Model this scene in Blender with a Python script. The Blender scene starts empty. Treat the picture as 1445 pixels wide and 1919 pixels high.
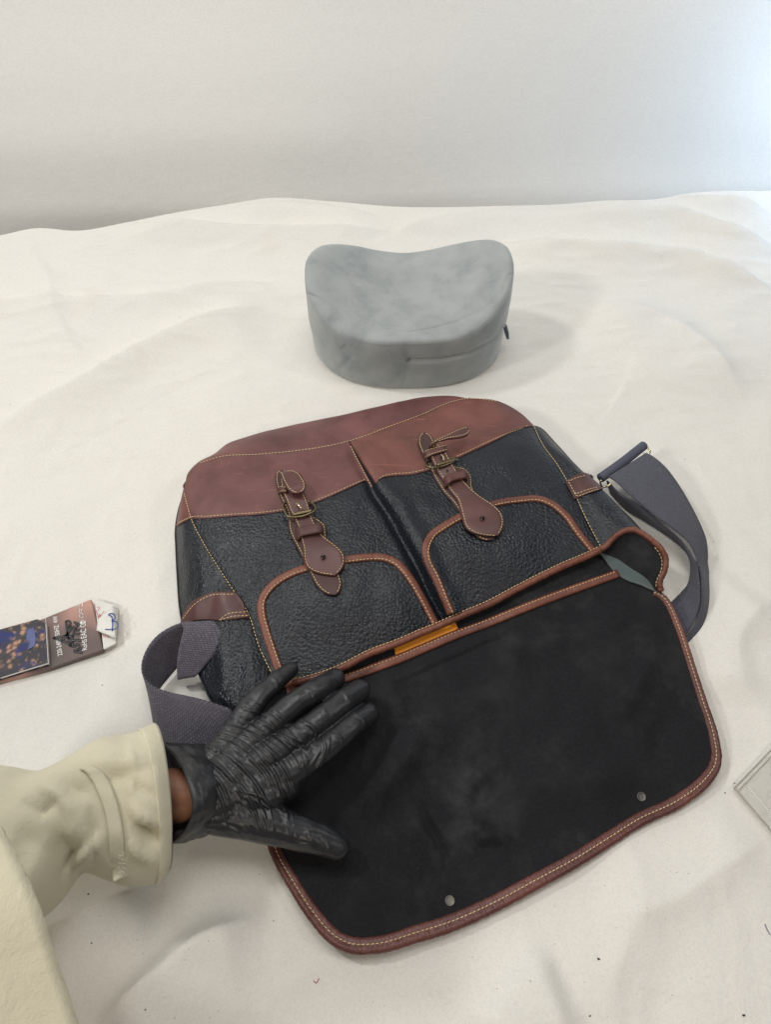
import bpy, bmesh, math, random
import numpy as np
from mathutils import Vector, noise
from mathutils.bvhtree import BVHTree
random.seed(7)
C = bpy.context.scene.collection
S = bpy.context.scene
# ------------------------------------------------------------------ camera, world, lamps
FPX, CAMH, PITCH = 1345.0, 0.76, math.radians(55)
cam_d = bpy.data.cameras.new('camera'); cam = bpy.data.objects.new('camera', cam_d); C.objects.link(cam)
cam.location = (0, 0, CAMH); cam.rotation_euler = (math.pi/2 - PITCH, 0, 0)
cam_d.sensor_fit = 'VERTICAL'; cam_d.sensor_height = 24; cam_d.lens = FPX/1919*24
cam_d.clip_start = 0.02; cam_d.clip_end = 50
cam_d.dof.use_dof = True; cam_d.dof.focus_distance = 0.80; cam_d.dof.aperture_fstop = 9
S.camera = cam
w = bpy.data.worlds.new('World'); S.world = w; w.use_nodes = True
w.node_tree.nodes['Background'].inputs[0].default_value = (0.97, 0.98, 1.0, 1)
w.node_tree.nodes['Background'].inputs[1].default_value = 0.09
S.view_settings.view_transform = 'Standard'; S.view_settings.look = 'None'
S.view_settings.exposure = 0.0; S.view_settings.gamma = 1.0

def lamp(name, loc, target, size, power, col=(1, 1, 1), size_y=None):
    d = bpy.data.lights.new(name, 'AREA'); d.energy = power; d.color = col
    d.shape = 'RECTANGLE' if size_y else 'DISK'; d.size = size
    if size_y: d.size_y = size_y
    o = bpy.data.objects.new(name, d); C.objects.link(o); o.location = loc
    o.rotation_euler = (Vector(target) - Vector(loc)).to_track_quat('-Z', 'Y').to_euler()
    return o
lamp('studio_lamp_left', (-1.3, 0.95, 1.9), (0.05, 0.55, 0), 0.25, 13.5, (1, 0.985, 0.96))
lamp('studio_lamp_side', (-2.3, -0.60, 2.1), (0.1, 0.9, 0), 0.36, 27, (1, 0.985, 0.955))
lamp('studio_lamp_over', (0.1, 0.75, 2.2), (0.1, 0.75, 0), 1.0, 15, (1, 0.98, 0.95))
lamp('studio_lamp_right', (1.7, 0.3, 1.9), (0.1, 0.8, 0), 0.4, 6, (1, 0.95, 0.90))
lamp('fill_lamp_behind', (0.0, -1.2, 1.9), (0.1, 1.3, 0.2), 0.8, 10, (1, 0.88, 0.72))  # unseen warm fill lamp, added to lift the near part of the sheet
lamp('led_lamp_right', (1.02, 1.12, 0.26), (0.72, 1.45, 0.12), 0.10, 2.1, (0.50, 0.72, 1.0))

# ------------------------------------------------------------------ projection helpers (photo pixel -> place on a height)
FW = np.array([0, math.cos(PITCH), -math.sin(PITCH)]); UP = np.array([0, math.sin(PITCH), math.cos(PITCH)])
EYE = np.array([0, 0, CAMH])
def ray(x, y): return FW + np.array([1, 0, 0])*(x-722.5)/FPX + UP*(959.5-y)/FPX
def P(x, y, z=0.0):
    d = ray(x, y); return EYE + d*(z-CAMH)/d[2]
def Q(v):
    v = np.asarray(v) - EYE; k = v @ FW
    return np.stack([722.5 + FPX*v[..., 0]/k, 959.5 - FPX*(v @ UP)/k], -1)

def cr(pts, n, closed=False):
    """Catmull-Rom through pts, resampled to n points evenly along its length"""
    p = np.array(pts, float)
    q = np.vstack([p[-1], p, p[0], p[1]]) if closed else np.vstack([2*p[0]-p[1], p, 2*p[-1]-p[-2]])
    out = []
    seg = len(p) if closed else len(p)-1
    for i in range(seg):
        a, b, c, d = q[i:i+4]
        t = np.linspace(0, 1, 16, endpoint=False)[:, None]
        # tension-limited tangents keep unevenly spaced points from looping
        lb, lm, lc = np.linalg.norm(b-a)+1e-9, np.linalg.norm(c-b)+1e-9, np.linalg.norm(d-c)+1e-9
        m1 = ((b-a)/lb*lm + (c-b)/lm*lb)/(lb+lm)*lm
        m2 = ((c-b)/lm*lc + (d-c)/lc*lm)/(lm+lc)*lm
        out.append((2*t**3-3*t**2+1)*b + (t**3-2*t**2+t)*m1 + (-2*t**3+3*t**2)*c + (t**3-t**2)*m2)
    out.append((p[0] if closed else p[-1])[None]); o = np.vstack(out)
    s = np.r_[0, np.cumsum(np.linalg.norm(np.diff(o, axis=0), axis=1))]
    u = np.linspace(0, s[-1], n, endpoint=not closed)
    return np.stack([np.interp(u, s, o[:, k]) for k in range(o.shape[1])], 1)
def W(pts, n, z=None):
    """pixel polyline (x, y[, z]) -> smooth world curve"""
    return cr([P(*(p if len(p) == 3 else (p[0], p[1], z))) for p in pts], n)
def zoom(ox, oy, s, pts): return [(ox+p[0]/s, oy+p[1]/s) + tuple(p[2:]) for p in pts]
def lerp(a, b, t): return a + (b-a)*t
def dist_poly(xy, poly):
    """distance from points xy (...,2) to a polyline, and position along it 0..1"""
    poly = np.array(poly, float); best = np.full(xy.shape[:-1], 1e9); along = np.zeros_like(best); side = np.zeros_like(best)
    L = np.r_[0, np.cumsum(np.linalg.norm(np.diff(poly, axis=0), axis=1))]
    for i in range(len(poly)-1):
        a, b = poly[i], poly[i+1]; ab = b-a; t = np.clip(((xy-a) @ ab)/(ab @ ab), 0, 1)
        v = xy - (a + t[..., None]*ab); d = np.linalg.norm(v, axis=-1)
        k = d < best; best = np.where(k, d, best); along = np.where(k, (L[i]+t*(L[i+1]-L[i]))/L[-1], along)
        side = np.where(k, np.sign(ab[0]*v[..., 1]-ab[1]*v[..., 0]), side)
    return best, along, side
def vnoise(pts, scale, seed=0.0):
    return np.array([noise.noise(Vector((p[0]*scale+seed, p[1]*scale-seed, p[2]*scale+seed*.5))) for p in pts])

# ------------------------------------------------------------------ mesh helpers
def tag(o, label=None, cat=None, group=None, kind=None):
    for k, v in (('label', label), ('category', cat), ('group', group), ('kind', kind)):
        if v: o[k] = v
    return o
def empty(name, loc, label, cat, group=None):
    o = bpy.data.objects.new(name, None); C.objects.link(o); o.location = loc; o.empty_display_size = .02
    bpy.context.view_layer.update()
    return tag(o, label, cat, group)
def mk(name, verts, faces, mat, parent=None, smooth=True, uv=None):
    me = bpy.data.meshes.new(name); me.from_pydata([tuple(map(float, v)) for v in verts], [], [tuple(map(int, f)) for f in faces])
    me.materials.append(mat)
    if smooth: me.polygons.foreach_set('use_smooth', [True]*len(me.polygons))
    if uv is not None:
        l = me.uv_layers.new(name='UVMap'); idx = np.zeros(len(me.loops), int); me.loops.foreach_get('vertex_index', idx)
        l.data.foreach_set('uv', np.asarray(uv, float)[idx].ravel())
    me.update()
    o = bpy.data.objects.new(name, me); C.objects.link(o)
    if parent:
        o.parent = parent; o.matrix_parent_inverse = parent.matrix_world.inverted()
    return o
def gf(nv, nu, off=0, wrap=False, flip=False):
    f = []
    for i in range(nv-1):
        for j in range(nu if wrap else nu-1):
            a, b = i*nu+j, i*nu+(j+1) % nu
            q = (off+a, off+b, off+b+nu, off+a+nu)
            f.append(q[::-1] if flip else q)
    return f
def coons(T, B, L, R):
    n, m = len(T), len(L); u = np.linspace(0, 1, n)[None, :, None]; v = np.linspace(0, 1, m)[:, None, None]
    return ((1-v)*T[None]+v*B[None]+(1-u)*L[:, None]+u*R[:, None]
            - ((1-u)*(1-v)*T[0]+u*(1-v)*T[-1]+(1-u)*v*B[0]+u*v*B[-1]))
def normals(G):
    du = np.gradient(G, axis=1); dv = np.gradient(G, axis=0); n = np.cross(du, dv)
    n /= np.linalg.norm(n, axis=-1, keepdims=True)+1e-12
    return n*np.where(n[..., 2:3].mean() < 0, -1, 1)
def slab(name, G, t, mat, parent=None, direction=None, uv=True):
    """solid sheet: top grid G (m,n,3), lower skin offset by t along -normal"""
    m, n = G.shape[:2]; N = normals(G) if direction is None else np.broadcast_to(np.array(direction, float), G.shape)
    lo = G - N*t; V = np.vstack([G.reshape(-1, 3), lo.reshape(-1, 3)]); k = m*n
    F = gf(m, n, 0, flip=True) + gf(m, n, k)
    ring = [j for j in range(n)] + [i*n+n-1 for i in range(1, m)] + [(m-1)*n+j for j in range(n-2, -1, -1)] + [i*n for i in range(m-2, 0, -1)]
    for a, b in zip(ring, ring[1:]+ring[:1]): F.append((a, b, b+k, a+k))
    lu = np.r_[0, np.cumsum(np.linalg.norm(np.diff(G[m//2], axis=0), axis=1))]; lv = np.r_[0, np.cumsum(np.linalg.norm(np.diff(G[:, n//2], axis=0), axis=1))]
    U = np.stack(np.meshgrid(lu, lv), -1).reshape(-1, 2); U = np.vstack([U, U])
    return mk(name, V, F, mat, parent, uv=U)
def sweep(name, pts, nrm, prof, mat, parent=None, closed=False, inward=1, jitter=0.0, wscale=None):
    """sweep a profile [(side, height)...] along pts; side axis = nrm x tangent"""
    pts = np.asarray(pts); n = len(pts)
    T = np.gradient(pts, axis=0) if not closed else (np.roll(pts, -1, 0)-np.roll(pts, 1, 0))
    T /= np.linalg.norm(T, axis=1, keepdims=True)+1e-12
    N = np.broadcast_to(np.asarray(nrm, float), pts.shape); N = N - (N*T).sum(1, keepdims=True)*T
    N = N/(np.linalg.norm(N, axis=1, keepdims=True)+1e-12); B = np.cross(N, T)*inward
    pr = np.array(prof, float); k = len(pr); ws = np.ones(n) if wscale is None else np.asarray(wscale)
    V = pts[:, None]+B[:, None]*(pr[None, :, 0, None]*ws[:, None, None])+N[:, None]*pr[None, :, 1, None]
    if jitter:
        for i in range(n):
            for j in range(k):
                q = Vector(V[i, j]*330); V[i, j] += N[i]*jitter*noise.noise(q) + B[i]*jitter*noise.noise(q+Vector((9, 3, 1)))
    F = gf(n, k, wrap=True, flip=inward > 0)
    if closed: F += [tuple(reversed(((n-1)*k+j, (n-1)*k+(j+1) % k, (j+1) % k, j))) if inward > 0 else ((n-1)*k+j, (n-1)*k+(j+1) % k, (j+1) % k, j) for j in range(k)]
    else: F += [tuple(range(k)), tuple(range((n-1)*k+k-1, (n-1)*k-1, -1))]
    s = np.r_[0, np.cumsum(np.linalg.norm(np.diff(pts, axis=0), axis=1))]
    uv = np.stack([np.repeat(s, k), np.tile(pr[:, 0], n)], 1)
    return mk(name, V.reshape(-1, 3), F, mat, parent, uv=uv)
def tube(name, pts, r, mat, parent=None, k=10, closed=False, up=(0.13, 0.21, 1)):
    rr = np.broadcast_to(np.asarray(r, float), (len(pts),))
    a = np.linspace(0, 2*math.pi, k, endpoint=False); o = sweep(name, pts, up, np.stack([np.cos(a), np.sin(a)], 1)*1.0, mat, parent, closed)
    # rebuild with radii
    V = np.zeros(len(o.data.vertices)*3); o.data.vertices.foreach_get('co', V); V = V.reshape(len(pts), k, 3)
    c = np.asarray(pts)[:, None]; V = c + (V-c)*rr[:, None, None]
    o.data.vertices.foreach_set('co', V.ravel()); o.data.update(); return o
def stitches(name, curves, mat, parent, pitch=.0042, length=.0031, r=.00048):
    """curves: list of (pts, normals). Each stitch is a small twisted capsule of thread; one part per seam"""
    V, F = [], []; k = 5; ang = np.linspace(0, 2*math.pi, k, endpoint=False)
    for pts, nrm in curves:
        pts = np.asarray(pts); s = np.r_[0, np.cumsum(np.linalg.norm(np.diff(pts, axis=0), axis=1))]
        nr = np.broadcast_to(np.asarray(nrm, float), pts.shape)
        if s[-1] < pitch: continue
        for c in np.arange(pitch*.5, s[-1]-pitch*.4, pitch):
            c += random.uniform(-.0002, .0002)
            f = lambda x, A: np.array([np.interp(x, s, A[:, q]) for q in range(3)])
            a, b, N = f(c-length/2, pts), f(c+length/2, pts), f(c, nr)
            T = b-a; L = np.linalg.norm(T)
            if L < 1e-6: continue
            T /= L; N = N/np.linalg.norm(N); B = np.cross(N, T); o = len(V)
            T2 = T + B*random.uniform(.06, .16); m = (a+b)/2
            for t, rr in ((-.5, .25), (-.36, .85), (0, 1.1), (.36, .85), (.5, .25)):
                cc = m + T2*t*L + N*(r*.55*(1-abs(t)*2.4))
                for an in ang: V.append(cc + (B*math.cos(an)+N*math.sin(an))*r*rr)
            F += gf(5, k, o, wrap=True); F += [tuple(o+j for j in range(k)), tuple(o+4*k+j for j in range(k-1, -1, -1))]
    if not V: return None
    return tag(mk(name, V, F, mat, parent), kind='stuff')

# ------------------------------------------------------------------ materials
class NB:
    def __init__(s, name):
        s.m = bpy.data.materials.new(name); s.m.use_nodes = True; s.t = s.m.node_tree; s.b = s.t.nodes['Principled BSDF']
    def n(s, typ, **k):
        x = s.t.nodes.new('ShaderNode'+typ)
        for a, v in k.items():
            if a.startswith('i_'): x.inputs[a[2:].replace('_', ' ')].default_value = v
            else: setattr(x, a, v)
        return x
    def l(s, a, b): s.t.links.new(a, b)
    def coord(s, uv=False, scale=(1, 1, 1), rot=(0, 0, 0)):
        c = s.n('TexCoord'); mp = s.n('Mapping'); mp.inputs['Scale'].default_value = scale; mp.inputs['Rotation'].default_value = rot
        s.l(c.outputs['UV' if uv else 'Object'], mp.inputs[0]); return mp.outputs[0]
    def noise(s, vec, scale, detail=4, rough=.55, dist=0):
        x = s.n('TexNoise'); x.inputs['Scale'].default_value = scale; x.inputs['Detail'].default_value = detail
        x.inputs['Roughness'].default_value = rough; x.inputs['Distortion'].default_value = dist; s.l(vec, x.inputs['Vector']); return x.outputs['Fac']
    def ramp(s, fac, stops):
        r = s.n('ValToRGB'); e = r.color_ramp.elements
        while len(e) < len(stops): e.new(.5)
        for q, (p, c) in zip(e, stops): q.position = p; q.color = (*c, 1) if len(c) == 3 else c
        s.l(fac, r.inputs[0]); return r.outputs[0]
    def mix(s, fac, a, b, typ='MIX'):
        x = s.n('MixRGB', blend_type=typ)
        for i, v in zip((0, 1, 2), (fac, a, b)):
            if hasattr(v, 'links'): s.l(v, x.inputs[i])
            else: x.inputs[i].default_value = v if i == 0 else (*v, 1)
        return x.outputs[0]
    def math(s, op, a, b=0.0):
        x = s.n('Math', operation=op)
        for i, v in zip((0, 1), (a, b)):
            if hasattr(v, 'links'): s.l(v, x.inputs[i])
            else: x.inputs[i].default_value = v
        return x.outputs[0]
    def bump(s, h, dist, strength=1.0, prev=None):
        x = s.n('Bump'); x.inputs['Distance'].default_value = dist; x.inputs['Strength'].default_value = strength
        s.l(h, x.inputs['Height'])
        if prev is not None: s.l(prev, x.inputs['Normal'])
        return x.outputs[0]
    def done(s, col=None, rough=None, nrm=None, **k):
        for a, v in (('Base Color', col), ('Roughness', rough), ('Normal', nrm)):
            if v is None: continue
            if hasattr(v, 'links'): s.l(v, s.b.inputs[a])
            else: s.b.inputs[a].default_value = (*v, 1) if a == 'Base Color' else v
        for a, v in k.items(): s.b.inputs[a.replace('_', ' ')].default_value = v
        return s.m

def m_cloth(name, col, dirt=True, weave=2600):
    b = NB(name); c = b.coord()
    base = b.mix(b.math('MULTIPLY', b.noise(c, 3.5, 5), .35), col, tuple(x*.93 for x in col))
    base = b.mix(b.ramp(b.noise(c, 420, 3, .7), [(.38, (.5, .5, .5)), (.55, (0, 0, 0))]), base, tuple(x*.86 for x in col))
    if dirt:
        st = b.ramp(b.noise(c, 9, 6, .65), [(.60, (0, 0, 0)), (.80, (1, 1, 1))])
        base = b.mix(b.math('MULTIPLY', st, .30), base, (.60, .53, .41))
        sp = b.ramp(b.noise(c, 230, 2, .5), [(.74, (0, 0, 0)), (.80, (1, 1, 1))])
        lim = b.ramp(b.noise(c, 6, 3), [(.45, (0, 0, 0)), (.7, (1, 1, 1))])
        base = b.mix(b.math('MULTIPLY', b.math('MULTIPLY', sp, lim), .35), base, (.30, .26, .22))
    n = b.bump(b.noise(c, 900, 2), .0003, .35)
    n = b.bump(b.noise(c, 45, 5, .62), .0030, .40, n)
    return b.done(base, .95, n, Specular_IOR_Level=.1)
M_SHEET = m_cloth('white_cotton', (.78, .762, .715))
M_BACK = m_cloth('backdrop_cotton', (.86, .85, .82), dirt=False)

def m_pebble(name, col, amt=1.0, rough=.38, cell=310):
    b = NB(name); c = b.coord()
    wv = b.n('VectorMath', operation='ADD'); nz = b.n('TexNoise'); nz.inputs['Scale'].default_value = 160; b.l(c, nz.inputs['Vector'])
    sc = b.n('VectorMath', operation='SCALE'); b.l(nz.outputs['Color'], sc.inputs[0]); sc.inputs['Scale'].default_value = .0022
    b.l(c, wv.inputs[0]); b.l(sc.outputs[0], wv.inputs[1])
    v = b.n('TexVoronoi', feature='SMOOTH_F1'); v.inputs['Scale'].default_value = cell; v.inputs['Smoothness'].default_value = .18; b.l(wv.outputs[0], v.inputs['Vector'])
    h = b.math('SUBTRACT', 1.0, v.outputs['Distance'])
    wr = b.noise(b.coord(scale=(1, 1.7, 1), rot=(0, 0, .5)), 95, 4, .6, .8)
    zone = b.ramp(b.noise(c, 14, 3), [(.33, (.45, .45, .45)), (.62, (1, 1, 1))])
    hh = b.math('ADD', b.math('MULTIPLY', h, b.math('MULTIPLY', zone, .85)), b.math('MULTIPLY', wr, .18))
    n = b.bump(hh, .0014*amt, .9)
    n = b.bump(b.noise(c, 1400, 2), .0002, .5, n)
    base = b.mix(b.noise(c, 22, 4), tuple(x*.8 for x in col), tuple(x*1.5 for x in col))
    r = b.math('ADD', b.math('MULTIPLY', b.noise(c, 30, 3), .25), rough-.12)
    return b.done(base, r, n, Specular_IOR_Level=.45)
M_BLACK = m_pebble('black_pebbled_leather', (.0068, .0090, .0140))

def m_brown(name, lo, hi, rough=.5, scratch=True, grain=1.0, pucker=False):
    b = NB(name); c = b.coord()
    base = b.ramp(b.noise(c, 16, 6, .6, .6), [(.30, lo), (.68, hi)])
    if scratch:
        s1 = b.ramp(b.noise(b.coord(scale=(1, 14, 1), rot=(0, 0, .55)), 26, 3, .5, .4), [(.655, (0, 0, 0)), (.73, (1, 1, 1))])
        s2 = b.ramp(b.noise(b.coord(scale=(16, 1, 1), rot=(0, 0, .25)), 20, 3, .5, .5), [(.70, (0, 0, 0)), (.77, (1, 1, 1))])
        base = b.mix(b.math('MULTIPLY', b.math('MAXIMUM', s1, s2), .5), base, tuple(min(1, x*1.9) for x in hi))
    n = b.bump(b.noise(c, 420, 3), .0005*grain, .5)
    n = b.bump(b.noise(c, 70, 4, .55), .0012*grain, .45, n)
    if pucker: n = b.bump(b.noise(b.coord(True, scale=(1, .25, 1)), 420, 3), .0016, .7, n)
    r = b.math('ADD', b.math('MULTIPLY', b.noise(c, 40, 3), .25), rough-.12)
    return b.done(base, r, n, Specular_IOR_Level=.5)
M_BROWN = m_brown('oiled_brown_leather', (.088, .031, .031), (.185, .072, .068), .50)
M_BROWNL = m_brown('lighter_brown_leather', (.100, .034, .029), (.200, .072, .056), .46)
M_TRIM = m_brown('reddish_trim_leather', (.115, .035, .022), (.205, .070, .042), .42, False, .8, True)
M_BIND = m_brown('dark_binding_leather', (.075, .022, .018), (.150, .045, .034), .34, False, .8, True)
M_STRAP = m_brown('strap_leather', (.062, .026, .024), (.110, .042, .038), .45, False, .6)
M_EDGE = m_brown('strap_edge_leather', (.040, .018, .017), (.070, .030, .026), .55, False, .6)

def simple(name, col, rough=.5, metal=0, **k):
    b = NB(name); c = b.coord()
    n = b.bump(b.noise(c, 600, 2), .0002, .4)
    base = b.mix(b.noise(c, 60, 3), tuple(x*.85 for x in col), tuple(min(1, x*1.12) for x in col))
    return b.done(base, rough, n, Metallic=metal, **k)
M_THREAD = simple('tan_thread', (.74, .56, .30), .7)
M_BRASS = simple('aged_brass', (.20, .165, .10), .36, 1)
M_GOLD = simple('pale_brass', (.62, .55, .36), .25, 1)
M_STEEL = simple('nickel', (.20, .195, .175), .55, 1)
M_DARK = simple('dark_hole', (.006, .005, .005), .8)
M_SUEDE = simple('teal_grey_suede', (.085, .115, .115), .95, Sheen_Weight=.4)
M_ORANGE = simple('orange_label', (.82, .30, .015), .6)
M_SKIN = NB('skin'); _c = M_SKIN.coord()
M_SKIN = M_SKIN.done(M_SKIN.ramp(M_SKIN.noise(_c, 60, 4), [(.3, (.30, .135, .078)), (.7, (.44, .21, .125))]), .5,
    M_SKIN.bump(M_SKIN.noise(_c, 500, 3), .0006, .5), Subsurface_Weight=.15, Subsurface_Scale=.004, Subsurface_Radius=(1, .35, .2))

def m_canvas():
    b = NB('black_canvas'); c = b.coord()
    st = b.ramp(b.noise(c, 17, 9, .74, .15), [(.46, (0, 0, 0)), (.72, (1, 1, 1))])
    st2 = b.ramp(b.noise(c, 6, 3), [(.40, (0, 0, 0)), (.62, (1, 1, 1))])
    base = b.mix(b.math('MULTIPLY', b.math('MULTIPLY', st, st2), .6), (.0160, .0165, .0190), (.078, .076, .078))
    base = b.mix(b.ramp(b.noise(c, 380, 3, .7), [(.45, (0, 0, 0)), (.66, (.45, .45, .45))]), base, (.028, .028, .032))
    lint = b.ramp(b.noise(c, 520, 1), [(.835, (0, 0, 0)), (.86, (1, 1, 1))])
    base = b.mix(b.math('MULTIPLY', lint, .5), base, (.30, .30, .30))
    wv = b.n('TexWave'); wv.inputs['Scale'].default_value = 320; wv.inputs['Distortion'].default_value = .6; b.l(b.coord(rot=(0, 0, .35)), wv.inputs['Vector'])
    n = b.bump(wv.outputs['Fac'], .0003, .35)
    n = b.bump(b.noise(c, 1100, 2), .0004, .6, n); n = b.bump(b.noise(c, 34, 6, .62), .0045, .45, n)
    return b.done(base, .88, n, Specular_IOR_Level=.10, Sheen_Weight=.05, Sheen_Roughness=.4)
M_CANVAS = m_canvas()
def m_web(name, col, bw, bh):
    b = NB(name); uv = b.coord(True)
    br = b.n('TexBrick'); br.offset = .5
    for k, v in (('Scale', 1.0), ('Mortar Size', .00035), ('Mortar Smooth', 1.0), ('Brick Width', bw), ('Row Height', bh)): br.inputs[k].default_value = v
    br.inputs['Color1'].default_value = (*[x*1.2 for x in col], 1); br.inputs['Color2'].default_value = (*[x*.85 for x in col], 1); br.inputs['Mortar'].default_value = (*[x*.35 for x in col], 1)
    b.l(uv, br.inputs['Vector'])
    h = b.math('SUBTRACT', 1.0, br.outputs['Fac'])
    n = b.bump(h, .0013, 1.0); n = b.bump(b.noise(b.coord(), 900, 2), .0003, .5, n)
    return b.done(br.outputs['Color'], .75, n, Specular_IOR_Level=.3, Sheen_Weight=.2)
M_WEB = m_web('grey_webbing', (.115, .107, .140), .0036, .0025)
M_WEBF = m_web('blue_grey_webbing', (.115, .117, .160), .0022, .0015)
def m_velour():
    b = NB('grey_velour'); c = b.coord()
    f = b.noise(c, 24, 5, .5, .3); g = b.noise(c, 70, 5, .65, .2)
    base = b.ramp(b.math('ADD', b.math('MULTIPLY', f, .7), b.math('MULTIPLY', g, .3)), [(.36, (.285, .314, .322)), (.48, (.340, .367, .367)), (.62, (.380, .404, .400))])
    n = b.bump(b.noise(c, 1200, 2), .0005, .5); n = b.bump(f, .004, .25, n)
    return b.done(base, .95, n, Specular_IOR_Level=.1, Sheen_Weight=.45, Sheen_Roughness=.4)
M_VELOUR = m_velour()
def m_sleeve():
    b = NB('khaki_cotton'); c = b.coord()
    base = b.mix(b.noise(c, 12, 4), (.61, .57, .425), (.71, .67, .515))
    n = b.bump(b.noise(c, 700, 2), .0005, .6); n = b.bump(b.noise(c, 34, 6, .6, .5), .0050, .40, n)
    return b.done(base, .85, n, Specular_IOR_Level=.2, Sheen_Weight=.15)
M_SLEEVE = m_sleeve()
def m_glove():
    b = NB('black_nitrile'); c = b.coord()
    n = b.bump(b.noise(c, 55, 4, .6, 1.6), .0016, .38)
    n = b.bump(b.noise(c, 1500, 2), .0002, .5, n)
    base = b.mix(b.noise(c, 30, 3), (.010, .011, .013), (.022, .023, .027))
    return b.done(base, b.math('ADD', b.math('MULTIPLY', b.noise(c, 50, 3), .18), .28), n, Specular_IOR_Level=.6)
M_GLOVE = m_glove()

# ------------------------------------------------------------------ table sheet and backdrop
def smooth_step(x): x = np.clip(x, 0, 1); return x*x*(3-2*x)
def table_height(X, Y):
    """soft folds of the cloth, laid out in metres on the table"""
    xy = np.stack([X, Y], -1); z = np.zeros_like(X)
    def fold(px, amp, wd, soft=1.0, fade=.25):
        nonlocal z
        poly = W(px, 40, 0.0)[:, :2]; d, t, s = dist_poly(xy, poly); sd = d*s
        env = smooth_step(t/fade)*smooth_step((1-t)/fade)*(d < wd*7)
        z = z + amp*env*(np.exp(-(np.maximum(sd, 0)/(wd*.62))**1.25)*(sd >= 0) + np.exp(-(np.abs(np.minimum(sd, 0))/(wd*3.0*soft))**1.5)*(sd < 0))
    fold([(-200, 590), (0, 582), (150, 580), (300, 569), (430, 543), (560, 525)], .005, .012)
    fold([(-60, 850), (60, 775), (140, 735), (250, 668), (330, 632), (420, 600), (520, 570)], .0055, .014)
    fold([(40, 450), (90, 520), (110, 600), (170, 700)], .002, .02, .8)
    fold([(170, 440), (300, 441), (430, 446), (620, 449), (760, 446)], .006, .012)
    fold([(150, 434), (250, 424), (350, 408), (450, 392), (560, 388), (700, 392)], .0045, .009)
    fold([(420, 412), (560, 400), (640, 410), (720, 428)], .004, .009)
    fold([(690, 470), (800, 432), (930, 415), (1080, 398)], .004, .010)
    fold([(900, 462), (1040, 474), (1150, 484), (1260, 492), (1360, 517), (1480, 560)], .007, .013)
    fold([(980, 400), (1130, 412), (1270, 425), (1360, 450), (1480, 480)], .007, .014)
    fold([(1120, 378), (1230, 374), (1330, 398), (1480, 425)], .007, .014)
    fold([(1060, 600), (1200, 590), (1300, 640), (1400, 760)], .004, .05)
    fold([(1060, 1400), (1200, 1680), (1150, 1850), (1180, 1960)], .0035, .035)
    fold([(1445, 1560), (1330, 1640), (1230, 1700), (1100, 1720)], .004, .03)
    fold([(180, 1940), (300, 1830), (380, 1760), (500, 1720)], .006, .02)
    fold([(60, 1770), (150, 1730), (230, 1690), (300, 1660)], .008, .02)
    fold([(900, 1960), (960, 1850), (1050, 1800)], .005, .03)
    fold([(1445, 1120), (1380, 1200), (1400, 1330)], .003, .03)
    return z
EDGE = W([(-700, 520), (-300, 470), (0, 441), (60, 428), (150, 432), (230, 418), (330, 398), (430, 382), (500, 371), (620, 377), (740, 387), (840, 388), (930, 386), (1060, 382), (1130, 376), (1230, 373), (1290, 362), (1445, 357), (1700, 352), (2100, 340)], 240, 0.02)
def build_sheet():
    nx, ny = 760, 640
    xs = np.linspace(-1.5, 1.5, nx); vs = np.linspace(0, 1, ny)
    ey = np.interp(xs, EDGE[:, 0], EDGE[:, 1])
    Y = -.45 + (ey[None]+.45)*vs[:, None]; X = np.broadcast_to(xs, Y.shape).copy()
    Z = 4.4*table_height(X, Y)
    pts = np.stack([X, Y, 0*X], -1).reshape(-1, 3)
    n1 = vnoise(pts[:: 1], 7.0).reshape(Y.shape); n2 = vnoise(pts*np.array([1, 1.8, 1]), 19.0, 4).reshape(Y.shape)
    n3 = vnoise(pts*np.array([1, .45, 1])+np.array([0, 0, .3]), 30.0, 9).reshape(Y.shape); n4 = vnoise(pts*np.array([.5, 1.4, 1]), 26.0, 2).reshape(Y.shape)
    far = smooth_step((Y-.55)/.3)
    Z += .0055*n1 + .0016*n2 + .0010*(1-far)*(1-2*np.abs(n3)) + .0022*far*(1-2*np.abs(n4))
    # flatten under the bag, cushion
    # the far edge rises a little and then rolls down behind
    d = ey[None]-Y
    Z = Z*smooth_step(d/.06) + .020*np.exp(-(d/.06)**2)
    Z = Z*np.where(d < .2, 1, 1)
    for (cx, cy, a, b_) in ((.03, .85, .2, .14), (.03, .42, .33, .28), (.12, .2, .28, .2)):
        q = ((X-cx)/a)**2+((Y-cy)/b_)**2; Z -= np.maximum(Z, 0)*.75*np.exp(-q**2)
    G = np.stack([X, Y, Z], -1)
    tail = np.stack([np.stack([xs, ey+.005*k, .0185-.006*k*k+0*xs], -1) for k in (1, 2, 3, 4, 6)])
    G = np.concatenate([G, tail]); m, n = G.shape[:2]
    o = mk('table_sheet', G.reshape(-1, 3), gf(m, n), M_SHEET)
    return tag(o, 'rumpled white cotton sheet covering the table under bag and grey cushion', kind='structure')
sheet = build_sheet()
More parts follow.
